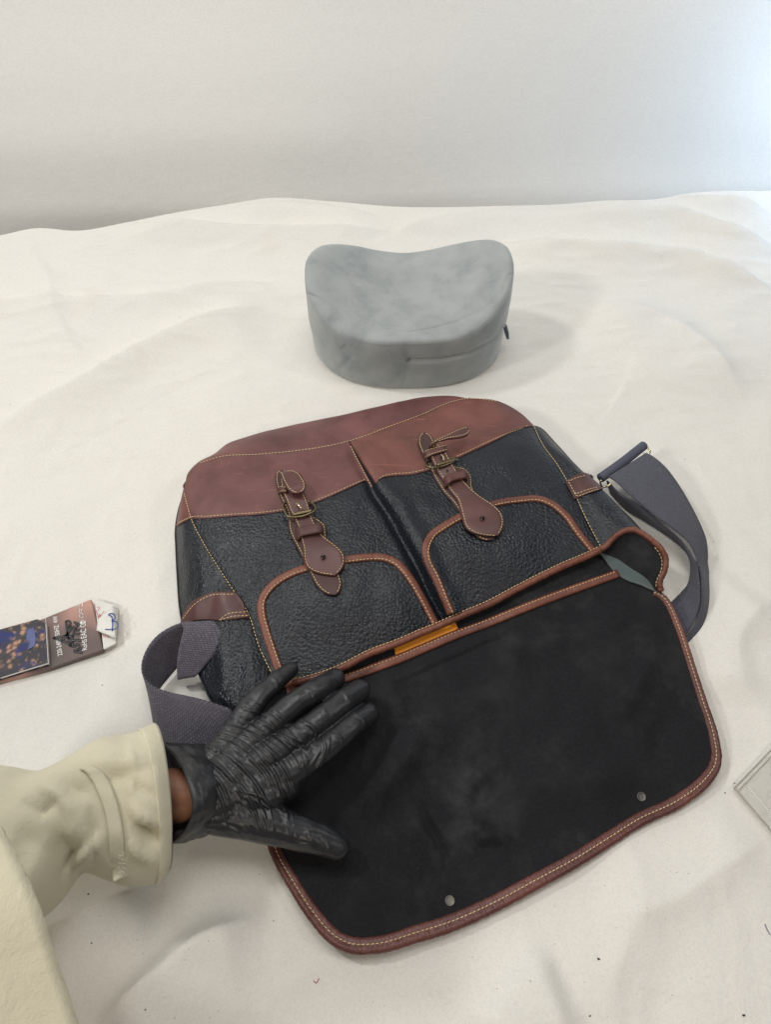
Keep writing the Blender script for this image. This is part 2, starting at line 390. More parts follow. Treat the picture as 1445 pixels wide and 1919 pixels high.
def build_backdrop():
    nx, nz = 200, 120
    xs = np.linspace(-2.2, 2.2, nx); G = []
    ey = np.interp(xs, EDGE[:, 0], EDGE[:, 1])
    base = 1.285 + .055*xs
    for k in range(nz):
        v = k/(nz-1); z = -.35 + 1.9*v
        y = base + .045 + .20*max(z, -.05)
        row = np.stack([xs, y, np.full(nx, z)], -1); G.append(row)
    G = np.array(G); pts = G.reshape(-1, 3)
    G[..., 1] += (.020*vnoise(pts*np.array([.8, 1, 1.6]), 2.2, 3)).reshape(nz, nx)
    # a shallow slanting fold low on the left
    d, t, s = dist_poly(G[..., [0, 2]], [(-1.2, .02), (-.7, .075), (-.35, .09), (-.1, .07)]); G[..., 1] -= .0030*np.exp(-(d/.05)**2)
    o = mk('backdrop', pts*0+G.reshape(-1, 3), gf(nz, nx, flip=True), M_BACK)
    return tag(o, 'plain pale grey cloth backdrop hanging behind the table', kind='structure')
build_backdrop()

# ------------------------------------------------------------------ the messenger bag
bag = empty('messenger_bag', (.06, .42, 0), 'black pebbled leather messenger bag with brown trim lying open, its flap spread towards the viewer', 'bag')
LSEAM = [(347, 905, .050), (344, 924, .052), (358, 973, .056), (379, 1015, .058), (407, 1061, .058), (437, 1107, .056), (466, 1152, .052), (483, 1207, .046), (510, 1266, .040)]
RSEAM = [(999, 798, .048), (1014, 832, .053), (1044, 873, .055), (1062, 903, .055), (1077, 929, .055), (1096, 970, .052), (1111, 1000, .048), (1125, 1026, .044)]
TSEAM = [(347, 905, .050), (352, 889, .052), (375, 868, .056), (405, 858, .058), (483, 852, .062), (559, 845, .064), (647, 829, .064), (740, 796, .063), (789, 778, .060), (849, 753, .055), (879, 747, .052), (930, 752, .050), (976, 776, .049), (999, 798, .048)]
OPEN = [(510, 1266, .040), (528, 1276, .040), (556, 1274, .040), (602, 1262, .040), (638, 1248, .040), (693, 1220, .040), (742, 1202, .040), (784, 1184, .040), (830, 1165, .040), (861, 1151, .041), (905, 1133, .042), (976, 1096, .043), (1051, 1059, .044), (1107, 1035, .044), (1125, 1026, .044)]
GROOVE = [(650, 822), (656, 835), (678, 875), (703, 920), (725, 950), (743, 980), (763, 1016), (784, 1055), (808, 1105), (831, 1146), (838, 1165)]
T = W(TSEAM, 300); B_ = W(OPEN, 300); L_ = W(LSEAM, 240); R_ = W(RSEAM, 240)
FR = coons(T, B_, L_, R_)
uu = np.linspace(0, 1, 300)[None]; vv = np.linspace(0, 1, 240)[:, None]
bub = np.clip(uu*(1-uu)*4, 0, 1)**.6*np.clip(vv*(1-vv)*4, 0, 1)**.7
FR[..., 2] += .010*bub
px = Q(FR)
d, t, s = dist_poly(px, GROOVE)
env = smooth_step(t/.12)*(.55+.45*smooth_step((t-.1)/.5)); sd = d*s   # s<0 : right of the groove
ga = np.where(sd > 0, np.exp(-(d/13)**2), np.exp(-(d/5.0)**2))
FR[..., 2] += (-.0125*ga + .0055*np.exp(-((sd+20)/16)**2) - .004*np.exp(-((sd-30)/30)**2))*env
for cx, cy, sx, sy, a in ((650, 1150, 110, 60, .006), (960, 1030, 110, 60, .006), (560, 900, 110, 55, .003), (850, 830, 90, 40, .003), (420, 930, 40, 60, .003), (860, 980, 40, 70, -.002), (700, 1080, 25, 80, -.003)):
    q = ((px[..., 0]-cx)/sx)**2+((px[..., 1]-cy)/sy)**2; FR[..., 2] += a*np.exp(-q)*bub
FR[..., 2] += ((.0028*vnoise(FR.reshape(-1, 3), 22, 2)+.0010*vnoise(FR.reshape(-1, 3), 55, 5)).reshape(240, 300))*bub
slab('front_panel', FR, .002, M_BLACK, bag)
# base (bottom of the bag, far side)
n1 = 200
T1 = W(TSEAM[:11], n1); SIL = W([(347, 905, .050), (351, 888, .046), (371, 866, .043), (400, 851, .042), (425, 832, .040), (470, 816, .040), (560, 794, .042), (640, 778, .044), (700, 764, .044), (760, 750, .043), (805, 743, .043), (850, 742, .045), (879, 747, .052)], n1)
rows = []
for k in range(14):
    f = k/13; r = lerp(T1, SIL, f); r[:, 2] += .005*math.sin(math.pi*f)*np.sin(np.linspace(0, math.pi, n1))**.7; r[:, 2] -= .0008*(1-f); rows.append(r)
for f in (.25, .5, .75, 1): r = SIL.copy(); r[:, 1] -= .012*f*f; r[:, 2] *= (1-f); r[:, 2] += .0012; rows.append(r)
BASE = np.array(rows)[::-1]; BASE[..., 2] += np.sin(np.linspace(0, math.pi, n1))[None]*(.0010*vnoise(BASE.reshape(-1, 3), 40, 1)).reshape(BASE.shape[:2])
base_o = slab('base_panel', BASE, .002, M_BROWN, bag)
# skirt at the far right corner
SK = W(TSEAM[10:], 60); rows = [SK - np.array([0, .004*f, 0]) - np.array([0, 0, 1])*(SK[:, 2:3]-.0012)*f for f in np.linspace(0, 1, 6)]
slab('base_corner', np.array(rows), .0015, M_BROWN, bag)
# side gussets
LOUT = [(347, 905, .050), (345, 922, .040), (336, 951, .030), (329, 994, .024), (330, 1024, .022), (333, 1085, .020), (338, 1146, .020), (346, 1185, .020), (358, 1225, .020), (372, 1260, .020), (392, 1305, .020), (425, 1365, .020)]
GL = coons(W([(347, 905, .050), (347.5, 905.5, .050)], 50), W([(425, 1365, .020), (465, 1322, .032), (492, 1288, .037), (510, 1266, .040)], 50), W(LOUT, 160), W(LSEAM, 160))
gb = (np.linspace(0, 1, 50)*(1-np.linspace(0, 1, 50))*4)[None]*np.linspace(0, 1, 160)[:, None]**.5
GL[..., 2] += .012*gb + (.0055*vnoise(GL.reshape(-1, 3)*np.array([1.6, .7, 1]), 34, 7)).reshape(160, 50)*gb
slab('side_gusset', GL, .002, M_BLACK, bag)
ROUT = [(1000, 798, .046), (1012, 802, .040), (1040, 830, .032), (1075, 868, .030), (1095, 889, .030), (1117, 908, .030), (1140, 930, .028), (1162, 953, .028), (1182, 972, .028), (1200, 992, .030), (1214, 1008, .034)]
GR = coons(W([(999, 798, .048), (1000, 798, .046)], 40), W([(1125, 1026, .044), (1140, 1018, .046), (1156, 1005, .052), (1186, 995, .052), (1214, 1008, .034)], 40), W(RSEAM, 160), W(ROUT, 160))
gb = (np.linspace(0, 1, 40)*(1-np.linspace(0, 1, 40))*4)[None]*np.linspace(0, 1, 160)[:, None]**.5
GR[..., 2] += .007*gb + (.0030*vnoise(GR.reshape(-1, 3), 34, 2)).reshape(160, 40)*gb
slab('side_gusset', GR, .002, M_BLACK, bag)
for out, sgn in ((LOUT, 1), (ROUT, -1)):
    q = W(out, 80); rows = [q + np.array([sgn*.010*f*f, 0, 0]) - np.array([0, 0, 1])*(q[:, 2:3]-.0012)*f for f in np.linspace(0, 1, 6)]
    slab('gusset_wall', np.array(rows), .0015, M_BLACK, bag)

def bvh_of(grids):
    V, F = [], []
    for G in grids:
        o = len(V); V += [Vector(p) for p in G.reshape(-1, 3)]; F += gf(G.shape[0], G.shape[1], o)
    return BVHTree.FromPolygons(V, F)
BODY = bvh_of([FR, BASE, GL, GR])
def hit(x, y, tree=None, zd=.05):
    tree = tree or BODY; d = Vector(ray(x, y)).normalized()
    p, n, i, ds = tree.ray_cast(Vector(EYE), d)
    if p is None or p.z < .004:
        p, n, i, ds = tree.find_nearest(Vector(P(x, y, zd)))
    if n.z < 0: n = -n
    return np.array(p), np.array(n)
def on(pts, n, h=0.0, tree=None, zd=.05, sm=2):
    """pixel polyline -> curve lying h above the surface, with smoothed normals"""
    c = cr([(p[0], p[1]) for p in pts], n); A = [hit(a, b, tree, zd) for a, b in c]
    p = np.array([a[0] for a in A]); N = np.array([a[1] for a in A])
    for _ in range(sm):
        N[1:-1] = (N[:-2]+N[1:-1]+N[2:])/3; p[1:-1] = p[1:-1]*.5+(p[:-2]+p[2:])*.25
    N /= np.linalg.norm(N, axis=1, keepdims=True); return p+N*h, N
def seam(pts, name='stitching', h=.0004, n=None, tree=None, parent=None, zd=.05):
    n = n or max(12, int(sum(math.dist(a[:2], b[:2]) for a, b in zip(pts, pts[1:]))/5)); return stitches(name, [on(pts, n, h, tree, zd)], M_THREAD, parent or bag)
def overlay(name, Tp, Bp, Lp, Rp, m, n, mat, h=.0012, t=.0012, parent=None, tree=None):
    z = lambda q, k: np.c_[cr([(a[0], a[1]) for a in q], k), np.zeros(k)]
    G2 = coons(z(Tp, n), z(Bp, n), z(Lp, m), z(Rp, m))
    A = [[hit(G2[i, j, 0], G2[i, j, 1], tree) for j in range(n)] for i in range(m)]
    p = np.array([[a[0] for a in r] for r in A]); N = np.array([[a[1] for a in r] for r in A])
    for _ in range(3):
        N[1:-1] = (N[:-2]+N[1:-1]+N[2:])/3; N[:, 1:-1] = (N[:, :-2]+N[:, 1:-1]+N[:, 2:])/3
    N /= np.linalg.norm(N, axis=-1, keepdims=True); G = p+N*h
    return slab(name, G, t, mat, parent or bag), G

# brown leather panels stitched over the far end of the front
SH = [(a, b) for a, b, _ in TSEAM]
_, OV1 = overlay('brown_panel', [(348, 906), (353, 890), (375, 870), (405, 860), (483, 854), (559, 847), (654, 829)],
    [(358, 973), (390, 972), (422, 969), (495, 964), (531, 959), (586, 944), (635, 924), (668, 909), (686, 902), (699, 912)],
    [(348, 906), (345, 924), (350, 950), (358, 973)], [(654, 829), (676, 869), (699, 912)], 70, 130, M_BROWN)
_, OV2 = overlay('brown_panel', [(656, 829), (715, 802), (789, 780), (849, 755), (879, 749), (930, 754), (975, 777), (998, 798)],
    [(705, 907), (712, 898), (733, 893), (770, 890), (804, 882), (864, 856), (931, 825), (975, 803), (998, 799)],
    [(656, 829), (680, 868), (705, 907)], [(998, 798), (998, 799)], 70, 130, M_BROWNL)
_, OV3 = overlay('brown_corner', [(347, 908), (346, 909)], [(331, 987), (340, 981), (350, 976), (358, 972)], [(347, 908), (337, 952), (331, 987)], [(346, 909), (345, 926), (358, 972)], 40, 16, M_BROWNL)
ALL = bvh_of([FR, BASE, GL, GR, OV1, OV2, OV3])
# seams
seam(SH[2:12], tree=ALL)
seam([(a+1, b) for a, b, _ in LSEAM[1:]], tree=ALL)
seam([(a+1, b-2) for a, b, _ in RSEAM], tree=ALL)
seam([(335, 980), (347, 974), (358, 969), (390, 968), (422, 965), (495, 960), (531, 955), (586, 940), (635, 920), (668, 905), (684, 899)], tree=ALL)
seam([(707, 903), (714, 894), (733, 889), (770, 886), (804, 878), (864, 852), (931, 821), (990, 798)], tree=ALL)
seam([(657, 836), (676, 872), (698, 914)], tree=ALL)

# curved pocket trims
BAND = [(-.0046, -.0006), (-.0043, .0010), (-.0030, .0019), (-.001, .0023), (.0012, .0022), (.003, .0017), (.0044, .0009), (.0047, -.0006)]
def trim(pts, off, n=150, mat=M_TRIM, sc=1.0, prof=BAND, side=-1):
    p, N = on(pts, n, .0006, ALL)
    o = sweep('pocket_trim', p, N, [(a*sc, b) for a, b in prof], mat, bag, jitter=.0004)
    Tn = np.gradient(p, axis=0); Tn /= np.linalg.norm(Tn, axis=1, keepdims=True); B = np.cross(N, Tn)
    stitches('stitching', [(p+B*off+N*.0019, N)], M_THREAD, o)
    return o
LT = [(525, 1262), (511, 1222), (498, 1182), (490, 1150), (490, 1128), (502, 1106), (522, 1088), (548, 1074), (578, 1064), (612, 1055), (645, 1050), (690, 1045), (720, 1046), (741, 1054), (757, 1069), (772, 1090), (787, 1115), (803, 1145), (816, 1170)]
RT = [(846, 1150), (830, 1113), (815, 1078), (801, 1050), (798, 1026), (808, 1005), (832, 987), (864, 969), (897, 955), (930, 944), (976, 937), (1012, 936), (1036, 946), (1060, 966), (1085, 1000), (1110, 1031)]
trim(LT, -.0026); trim(RT, -.0026)

# opening edge piping
PIPE = [(math.cos(a)*.0042, math.sin(a)*.0040) for a in np.linspace(0, 2*math.pi, 12, endpoint=False)]
op = W([(a, b+4, z-.001) for a, b, z in OPEN[0:]], 220)
pip = sweep('opening_piping', op, (0, 0, 1), PIPE, M_TRIM, bag, jitter=.0006)
stitches('stitching', [(W([(a, b-3, z+.0036) for a, b, z in OPEN[1:]], 200), (0, .2, 1))], M_THREAD, pip)

# flap
FT = [(516, 1262, .022), (640, 1218, .026), (742, 1180, .028), (905, 1110, .029), (1051, 1040, .029), (1125, 1020, .028)]
FL = [(516, 1262, .022), (478, 1320, .020), (468, 1440, .016), (490, 1540, .015), (509, 1605, .015), (540, 1662, .015), (571, 1712, .015), (592, 1740, .015)]
FRt = [(1125, 1020, .028), (1146, 1062, .026), (1180, 1090, .025), (1222, 1105, .025), (1243, 1114, .024), (1254, 1126, .024), (1275, 1168, .023), (1300, 1240, .018), (1323, 1310, .014), (1345, 1375, .012), (1353, 1415, .012)]
FB = [(592, 1740, .015), (612, 1762, .015), (647, 1783, .015), (707, 1786, .014), (781, 1766, .012), (854, 1743, .011), (921, 1713, .011), (1014, 1663, .012), (1081, 1626, .012), (1148, 1584, .011), (1201, 1550, .010), (1282, 1510, .011), (1328, 1473, .012), (1350, 1438, .012), (1353, 1415, .012)]
fn, fm = 300, 260
FG = coons(W(FT, fn), W(FB, fn), W(FL, fm), W(FRt, fm))
uu = np.linspace(0, 1, fn)[None]; vv = np.linspace(0, 1, fm)[:, None]
bub = smooth_step(uu*(1-uu)*4.6)*smooth_step(vv*(1-vv)*4.6); px = Q(FG)
FG[..., 2] += ((.0110*vnoise(FG.reshape(-1, 3), 9, 11)+.0036*vnoise(FG.reshape(-1, 3), 24, 3)+.0050*(1-2*np.abs(vnoise(FG.reshape(-1, 3)*np.array([1.5, .8, 1]), 15, 6)))).reshape(fm, fn))*bub
def crease(G, bub, poly, amp, wd, px):
    d, t, s = dist_poly(px, poly); G[..., 2] += 2.2*amp*np.exp(-(d/wd)**2)*np.sin(np.clip(t, .02, .98)*math.pi)*bub
for poly, amp, wd in (([(790, 1490), (800, 1540), (835, 1600), (838, 1640)], -.0035, 9), ([(860, 1530), (900, 1570), (960, 1580)], .006, 22), ([(870, 1560), (900, 1590), (950, 1592)], -.004, 10),
        ([(960, 1430), (905, 1480), (880, 1540)], -.004, 16), ([(600, 1560), (680, 1500), (760, 1420), (860, 1340)], .007, 34), ([(700, 1560), (720, 1620), (700, 1680)], .003, 25),
        ([(930, 1240), (1060, 1200), (1180, 1160)], .002, 30), ([(1230, 1190), (1200, 1280), (1150, 1360)], .005, 22), ([(1290, 1300), (1240, 1380), (1250, 1450)], -.004, 25), ([(1100, 1440), (1180, 1500)], .004, 30),
        ([(720, 1290), (860, 1230), (1000, 1170)], -.0022, 6)):
    crease(FG, bub, poly, amp, wd, px)
flap = slab('flap_lining', FG, .003, M_CANVAS, bag); flap['label'] = 'black canvas lining of the open flap with dusty marks'
FLAP = bvh_of([FG])
edge = np.vstack([W(FL[3:], 90)[:-1], W(FB, 210)[:-1], W(FRt[3:], 100)[::-1]])
edge = cr(edge[::4], 420)
En = normals(FG).mean((0, 1))
wd = np.interp(np.linspace(0, 1, 420), [0, .12, .3, .55, .68, .8, 1], [.8, .95, 1.1, 1.0, .95, .72, .6])
BIND = [(.0125, -.0002), (.0123, .0012), (.0100, .0021), (.0070, .0022), (.0052, .0024), (.0036, .0034), (.0016, .0034), (0, .0022), (-.0008, .0002), (-.0003, -.0030), (.0015, -.0042), (.0060, -.0046), (.0100, -.0044)]
fb = sweep('flap_binding', edge, (0, 0, 1), BIND, M_BIND, bag, inward=1, jitter=.0005, wscale=wd)
Tn = np.gradient(edge, axis=0); Tn /= np.linalg.norm(Tn, axis=1, keepdims=True); Bn = np.cross(np.array([0, 0, 1.]), Tn)
stitches('stitching', [(edge+Bn*(.0068*wd[:, None])+np.array([0, 0, .0026]), (0, 0, 1))], M_THREAD, fb)
# inner pocket binding and orange label
IB = [(538, 1294), (590, 1285), (650, 1270), (742, 1237), (800, 1213), (845, 1194), (920, 1166), (976, 1143), (1030, 1122), (1070, 1107), (1110, 1093), (1158, 1076)]
p, N = on(IB, 160, .0022, FLAP)
ib = sweep('pocket_binding', p, N, [(-.0052, -.0018), (-.005, .0008), (-.003, .0016), (.001, .0019), (.0038, .0014), (.0050, .0006), (.0052, -.0018)], M_TRIM, bag, jitter=.0003)
Tn = np.gradient(p, axis=0); Tn /= np.linalg.norm(Tn, axis=1, keepdims=True); B = np.cross(N, Tn)
stitches('stitching', [(p+B*.0022+N*.0015, N)], M_THREAD, ib)
_, G = overlay('orange_label', [(738, 1214), (852, 1164)], [(744, 1240), (864, 1190)], [(738, 1214), (744, 1240)], [(852, 1164), (864, 1190)], 8, 30, M_ORANGE, .0016, .0006, tree=FLAP)
for i, (x, y) in enumerate(((1202, 1493), (843, 1688))):
    p, N = hit(x, y, FLAP); a = np.linspace(0, 2*math.pi, 24, endpoint=False); V, F = [], []; qq = Vector(N).to_track_quat('Z', 'Y'); qn = lambda x_, y_, z_: np.array(qq @ Vector((x_, y_, z_)))
    for r_, h_ in ((.0045, 0), (.0045, .0009), (.0040, .0010), (.0036, .0006), (.0015, .0007)): V += [p+qn(r_*math.cos(t), r_*math.sin(t), h_+.0004) for t in a]
    F = gf(5, 24, wrap=True)+[tuple(range(96, 120))]; mk('snap_stud', V, F, M_STEEL, bag)

# flared end of the opening at the right
CURL = [((1124, 1030, .043), (1122, 1036, .038)), ((1134, 1025, .045), (1128, 1040, .034)), ((1143, 1016, .048), (1134, 1048, .030)), ((1155, 1004, .055), (1142, 1060, .028)), ((1169, 996, .060), (1152, 1072, .0275)), ((1186, 993, .062), (1165, 1082, .027)),
        ((1204, 1000, .062), (1178, 1089, .027)), ((1222, 1013, .060), (1190, 1093, .027)), ((1240, 1030, .056), (1202, 1097, .027)), ((1248, 1048, .050), (1211, 1101, .027)), ((1246, 1068, .044), (1218, 1104, .027)),
        ((1237, 1090, .036), (1228, 1108, .027)), ((1239, 1108, .029), (1238, 1113, .0265))]
c1 = W([a for a, b in CURL], 90); c2 = W([b for a, b in CURL], 90); tt = np.linspace(0, 1, 26)[:, None, None]
CG = c1[None]*(1-tt)+c2[None]*tt; CG[..., 2] += (-.014*np.sin(math.pi*tt[..., 0])*np.sin(np.linspace(0, math.pi, 90))[None]**.5)
slab('gusset_flare', CG, .0018, M_CANVAS, bag)['label'] = 'turned out dark inside of the gusset at the end of the opening'
slab('suede_band', CG[15:, 3:-3]+np.array([0, 0, .0012]), .0008, M_SUEDE, bag)
cp = sweep('flare_piping', c1+np.array([0, 0, .0005]), (0, 0, 1), [(a*.85, b*.85) for a, b in PIPE], M_TRIM, bag, jitter=.0005)
q = c1[52:86]; stitches('stitching', [(q+np.array([-.0048, -.002, .0005]), (0, 0, 1))], M_THREAD, cp)

# strap tabs on the gussets
_, TG = overlay('strap_tab', [(345, 1152), (362, 1128), (391, 1113), (441, 1110)], [(340, 1170), (377, 1162), (420, 1163), (467, 1158)], [(345, 1152), (340, 1170)], [(441, 1110), (453, 1124), (467, 1158)], 20, 40, M_STRAP, .0022, .002, tree=ALL)
seam([(343, 1160), (364, 1133), (391, 1117), (440, 1114)], tree=bvh_of([TG])); seam([(414, 1160), (425, 1151), (440, 1148), (465, 1148)], tree=bvh_of([TG])); seam([(412, 1164), (428, 1157), (466, 1154)], tree=bvh_of([TG]))
_, TG = overlay('strap_tab', [(1060, 905), (1075, 894), (1093, 888), (1102, 890)], [(1077, 937), (1100, 927), (1130, 917)], [(1060, 905), (1068, 920), (1077, 937)], [(1102, 890), (1115, 903), (1130, 917)], 24, 30, M_STRAP, .0022, .002, tree=ALL)
tr = bvh_of([TG])
seam([(1062, 905), (1080, 896), (1099, 891)], tree=tr); seam([(1066, 903), (1074, 918), (1082, 934)], tree=tr)
seam([(1074, 929), (1098, 919), (1121, 913)], tree=tr); seam([(1077, 934), (1100, 924), (1126, 916)], tree=tr)

# buckled straps
def strap(name, rows, mat, t=.0022, parent=None, n=60, arch=.0007, st=(.0022,), absz=False, close=True):
    """rows: (lx, ly, rx, ry, h): left and right edge pixels, h above the leather"""
    A = []
    for lx, ly, rx, ry, h in rows:
        if absz: z1 = z2 = h
        else:
            z = hit((lx+rx)/2, (ly+ry)/2, ALL)[0][2]; z1 = z2 = z+h
        A.append(np.r_[P(lx, ly, z1), P(rx, ry, z2)])
    A = cr(A, n); k = 9; u = np.linspace(0, 1, k)[None, :, None]
    G = A[:, None, :3]*(1-u)+A[:, None, 3:]*u; G[..., 2] += arch*(1-np.abs(2*u[..., 0]-1)**6)
    o = slab(name, G, t, mat, parent, direction=(0, 0, 1))
    # stitch line inset from the edge
    Lp, Rp = A[:, :3], A[:, 3:]; wv = Rp-Lp; wl = np.linalg.norm(wv, axis=1, keepdims=True)+1e-9
    for ins in st:
        f = np.minimum(ins/wl, .42); top = np.array([0, 0, arch+.0002])
        a = Lp+wv*f+top; b = Rp-wv*f+top
        keep = (wl[:, 0] > ins*2.2)
        stitches('stitching', [(a[keep], (0, 0, 1)), (b[keep], (0, 0, 1))], M_THREAD, o, pitch=.0036, length=.0027, r=.00042)
    return o
def disc(name, p, N, r, h, mat, parent, k=14):
    N = Vector(N); q = N.to_track_quat('Z', 'Y'); V = []
    for rr, hh in ((r, 0), (r, h*.6), (r*.7, h)): V += [np.array(q @ Vector((math.cos(a)*rr, math.sin(a)*rr, hh)))+p for a in np.linspace(0, 2*math.pi, k, endpoint=False)]
    return mk(name, V, gf(3, k, wrap=True)+[tuple(range(2*k, 3*k))], mat, parent)
def zs(x, y, h): return hit(x, y, ALL)[0][2]+h
def buckle_set(zf, under, upper, tip, keeper, frame, roller, prong, star, loop, holes=()):
    z5 = lambda rows: [(zf(r[0], r[1])+zf(r[2], r[3])+(r[4],)) for r in rows]
    strap('under_strap', z5(under), M_EDGE, .0020, bag)
    strap('buckle_strap', z5(upper), M_STRAP, .0026, bag)
    tp = strap('strap_tip', z5(tip), M_STRAP, .0020, bag)
    strap('keeper', z5(keeper), M_STRAP, .0016, bag, n=24, arch=.0014, st=())
    if loop: strap('keeper', z5(loop), M_STRAP, .0014, bag, n=16, arch=.0006, st=(.0012,))
    fr = [zf(x, y)+(zs(*zf(x, y), h),) for x, y, h in frame]
    c = W(fr, 70); b = tube('buckle', c, .0014, M_BRASS, bag, 12)
    r2 = [zf(x, y)+(zs(*zf(x, y), h),) for x, y, h in roller]
    tube('buckle_roller', W(r2, 12), .0023, M_BRASS, b, 14)
    tube('buckle_prong', W([zf(x, y)+(zs(*zf(x, y), h),) for x, y, h in prong], 12), np.linspace(.0010, .0013, 12), M_GOLD, b, 10)
    sx, sy = zf(star[0], star[1]); z = zs(sx, sy, star[2]); p = P(sx, sy, z)
    rv = disc('rivet', p, (0, 0, 1), .0026, .0003, M_DARK, bag)
    for k in range(5):
        a = k*2*math.pi/5+.5; e = p+np.array([math.cos(a), math.sin(a), 0])*(.0040 if k % 2 else .0030)+np.array([0, 0, .0004])
        tube('rivet_prong', np.array([p+np.array([0, 0, .0004]), (p+e)/2+np.array([0, 0, .001]), e]), .00050, M_BRASS if k % 2 else M_DARK, rv, 6)
    for x, y, h in holes:
        hx, hy = zf(x, y); disc('strap_hole', P(hx, hy, zs(hx, hy, h)), (0, 0, 1), .0013, .0002, M_DARK, bag)
zl = lambda x, y: (500+x/7.106, 860+y/7.106)
buckle_set(zl,
    [(190, 150, 215, 150, .004), (125, 185, 280, 175, .004), (110, 240, 330, 260, .003), (140, 420, 420, 400, .003), (215, 600, 560, 620, .003), (280, 740, 620, 770, .003), (280, 850, 700, 815, .003), (300, 980, 785, 890, .003), (345, 1080, 795, 1000, .003), (420, 1220, 830, 1150, .003), (500, 1380, 900, 1350, .003), (590, 1560, 965, 1530, .004), (650, 1670, 1000, 1640, .004), (730, 1755, 990, 1725, .004), (820, 1805, 950, 1790, .004), (880, 1812, 915, 1812, .004)],
    [(170, 230, 330, 200, .013), (180, 330, 420, 330, .010), (205, 440, 490, 450, .008), (255, 560, 540, 560, .007), (300, 680, 580, 680, .007), (360, 800, 615, 790, .0068), (400, 890, 650, 870, .0065), (430, 980, 700, 960, .0065), (450, 1080, 790, 1055, .007), (478, 1200, 930, 1160, .008), (488, 1330, 1025, 1260, .008), (520, 1430, 1045, 1340, .008), (600, 1490, 1030, 1410, .008), (700, 1525, 990, 1480, .008), (820, 1545, 950, 1520, .008), (890, 1553, 910, 1553, .008)],
    [(150, 190, 290, 165, .012), (175, 195, 350, 160, .017), (200, 270, 430, 190, .019), (235, 340, 480, 255, .019), (270, 395, 515, 320, .019), (310, 430, 518, 375, .018), (350, 450, 495, 425, .018), (395, 458, 440, 452, .018)],
    [(372, 955, 376, 1075, .004), (385, 915, 425, 1075, .0095), (440, 905, 450, 1035, .0125), (520, 890, 540, 1010, .0125), (600, 875, 620, 995, .0125), (680, 862, 700, 980, .0125), (715, 870, 735, 985, .0105), (740, 900, 760, 1010, .004)],
    [(575, 570, .005), (400, 575, .004), (235, 590, .005), (212, 640, .007), (240, 710, .009), (290, 770, .011), (340, 775, .011), (600, 712, .011), (645, 680, .010), (630, 620, .008), (575, 570, .005)],
    [(345, 745, .0115), (600, 690, .0115)], [(395, 585, .0115), (425, 620, .0125), (462, 662, .0118)], (750, 1305, .0108),
    [(145, 395, 150, 470, .004), (160, 370, 175, 450, .010), (205, 365, 225, 440, .0135), (255, 375, 265, 440, .0125)])
zr = lambda x, y: (770+x/7.225, 780+y/7.225)
buckle_set(zr,
    [(170, 222, 200, 222, .004), (110, 270, 270, 260, .004), (95, 350, 320, 340, .003), (130, 460, 450, 450, .003), (190, 590, 540, 580, .003), (265, 730, 620, 690, .003), (325, 850, 745, 715, .003), (370, 920, 820, 800, .003), (440, 1030, 838, 950, .003), (560, 1160, 900, 1080, .003), (680, 1330, 1020, 1250, .003), (790, 1500, 1120, 1420, .003), (870, 1600, 1150, 1560, .003), (940, 1660, 1140, 1640, .003), (1030, 1682, 1120, 1676, .003)],
    [(240, 450, 450, 400, .011), (262, 540, 500, 520, .009), (310, 650, 560, 630, .008), (370, 770, 625, 740, .007), (430, 860, 680, 820, .0065), (490, 950, 745, 900, .0065), (540, 1020, 830, 990, .0065), (620, 1120, 945, 1085, .007), (665, 1250, 1110, 1195, .008), (700, 1390, 1225, 1300, .008), (740, 1500, 1265, 1420, .008), (830, 1572, 1250, 1510, .008), (980, 1612, 1220, 1570, .008), (1120, 1625, 1190, 1615, .008)],
    [(250, 440, 320, 420, .012), (250, 400, 360, 345, .018), (310, 345, 440, 325, .021), (400, 290, 500, 308, .022), (500, 240, 590, 298, .022), (600, 190, 670, 288, .022), (690, 155, 730, 272, .022), (745, 143, 775, 245, .022), (780, 155, 795, 205, .022)],
    [(440, 900, 455, 970, .004), (455, 820, 490, 935, .0095), (500, 790, 520, 905, .0125), (570, 770, 590, 870, .0125), (650, 745, 680, 845, .0125), (720, 722, 745, 835, .0125), (745, 735, 770, 870, .004)],
    [(610, 560, .005), (450, 590, .004), (240, 610, .005), (205, 640, .007), (225, 680, .010), (290, 695, .0115), (360, 692, .0115), (590, 610, .0115), (625, 590, .009), (610, 560, .005)],
    [(355, 665, .012), (600, 590, .012)], [(400, 520, .0115), (430, 540, .0125), (450, 600, .0118)], (970, 1380, .0108),
    [(170, 500, 190, 580, .004), (185, 470, 215, 560, .011), (250, 445, 275, 530, .0135), (340, 420, 365, 500, .0135), (450, 395, 480, 470, .0135), (475, 400, 505, 470, .006)],
    [(495, 735, .0098), (412, 555, .0122)])

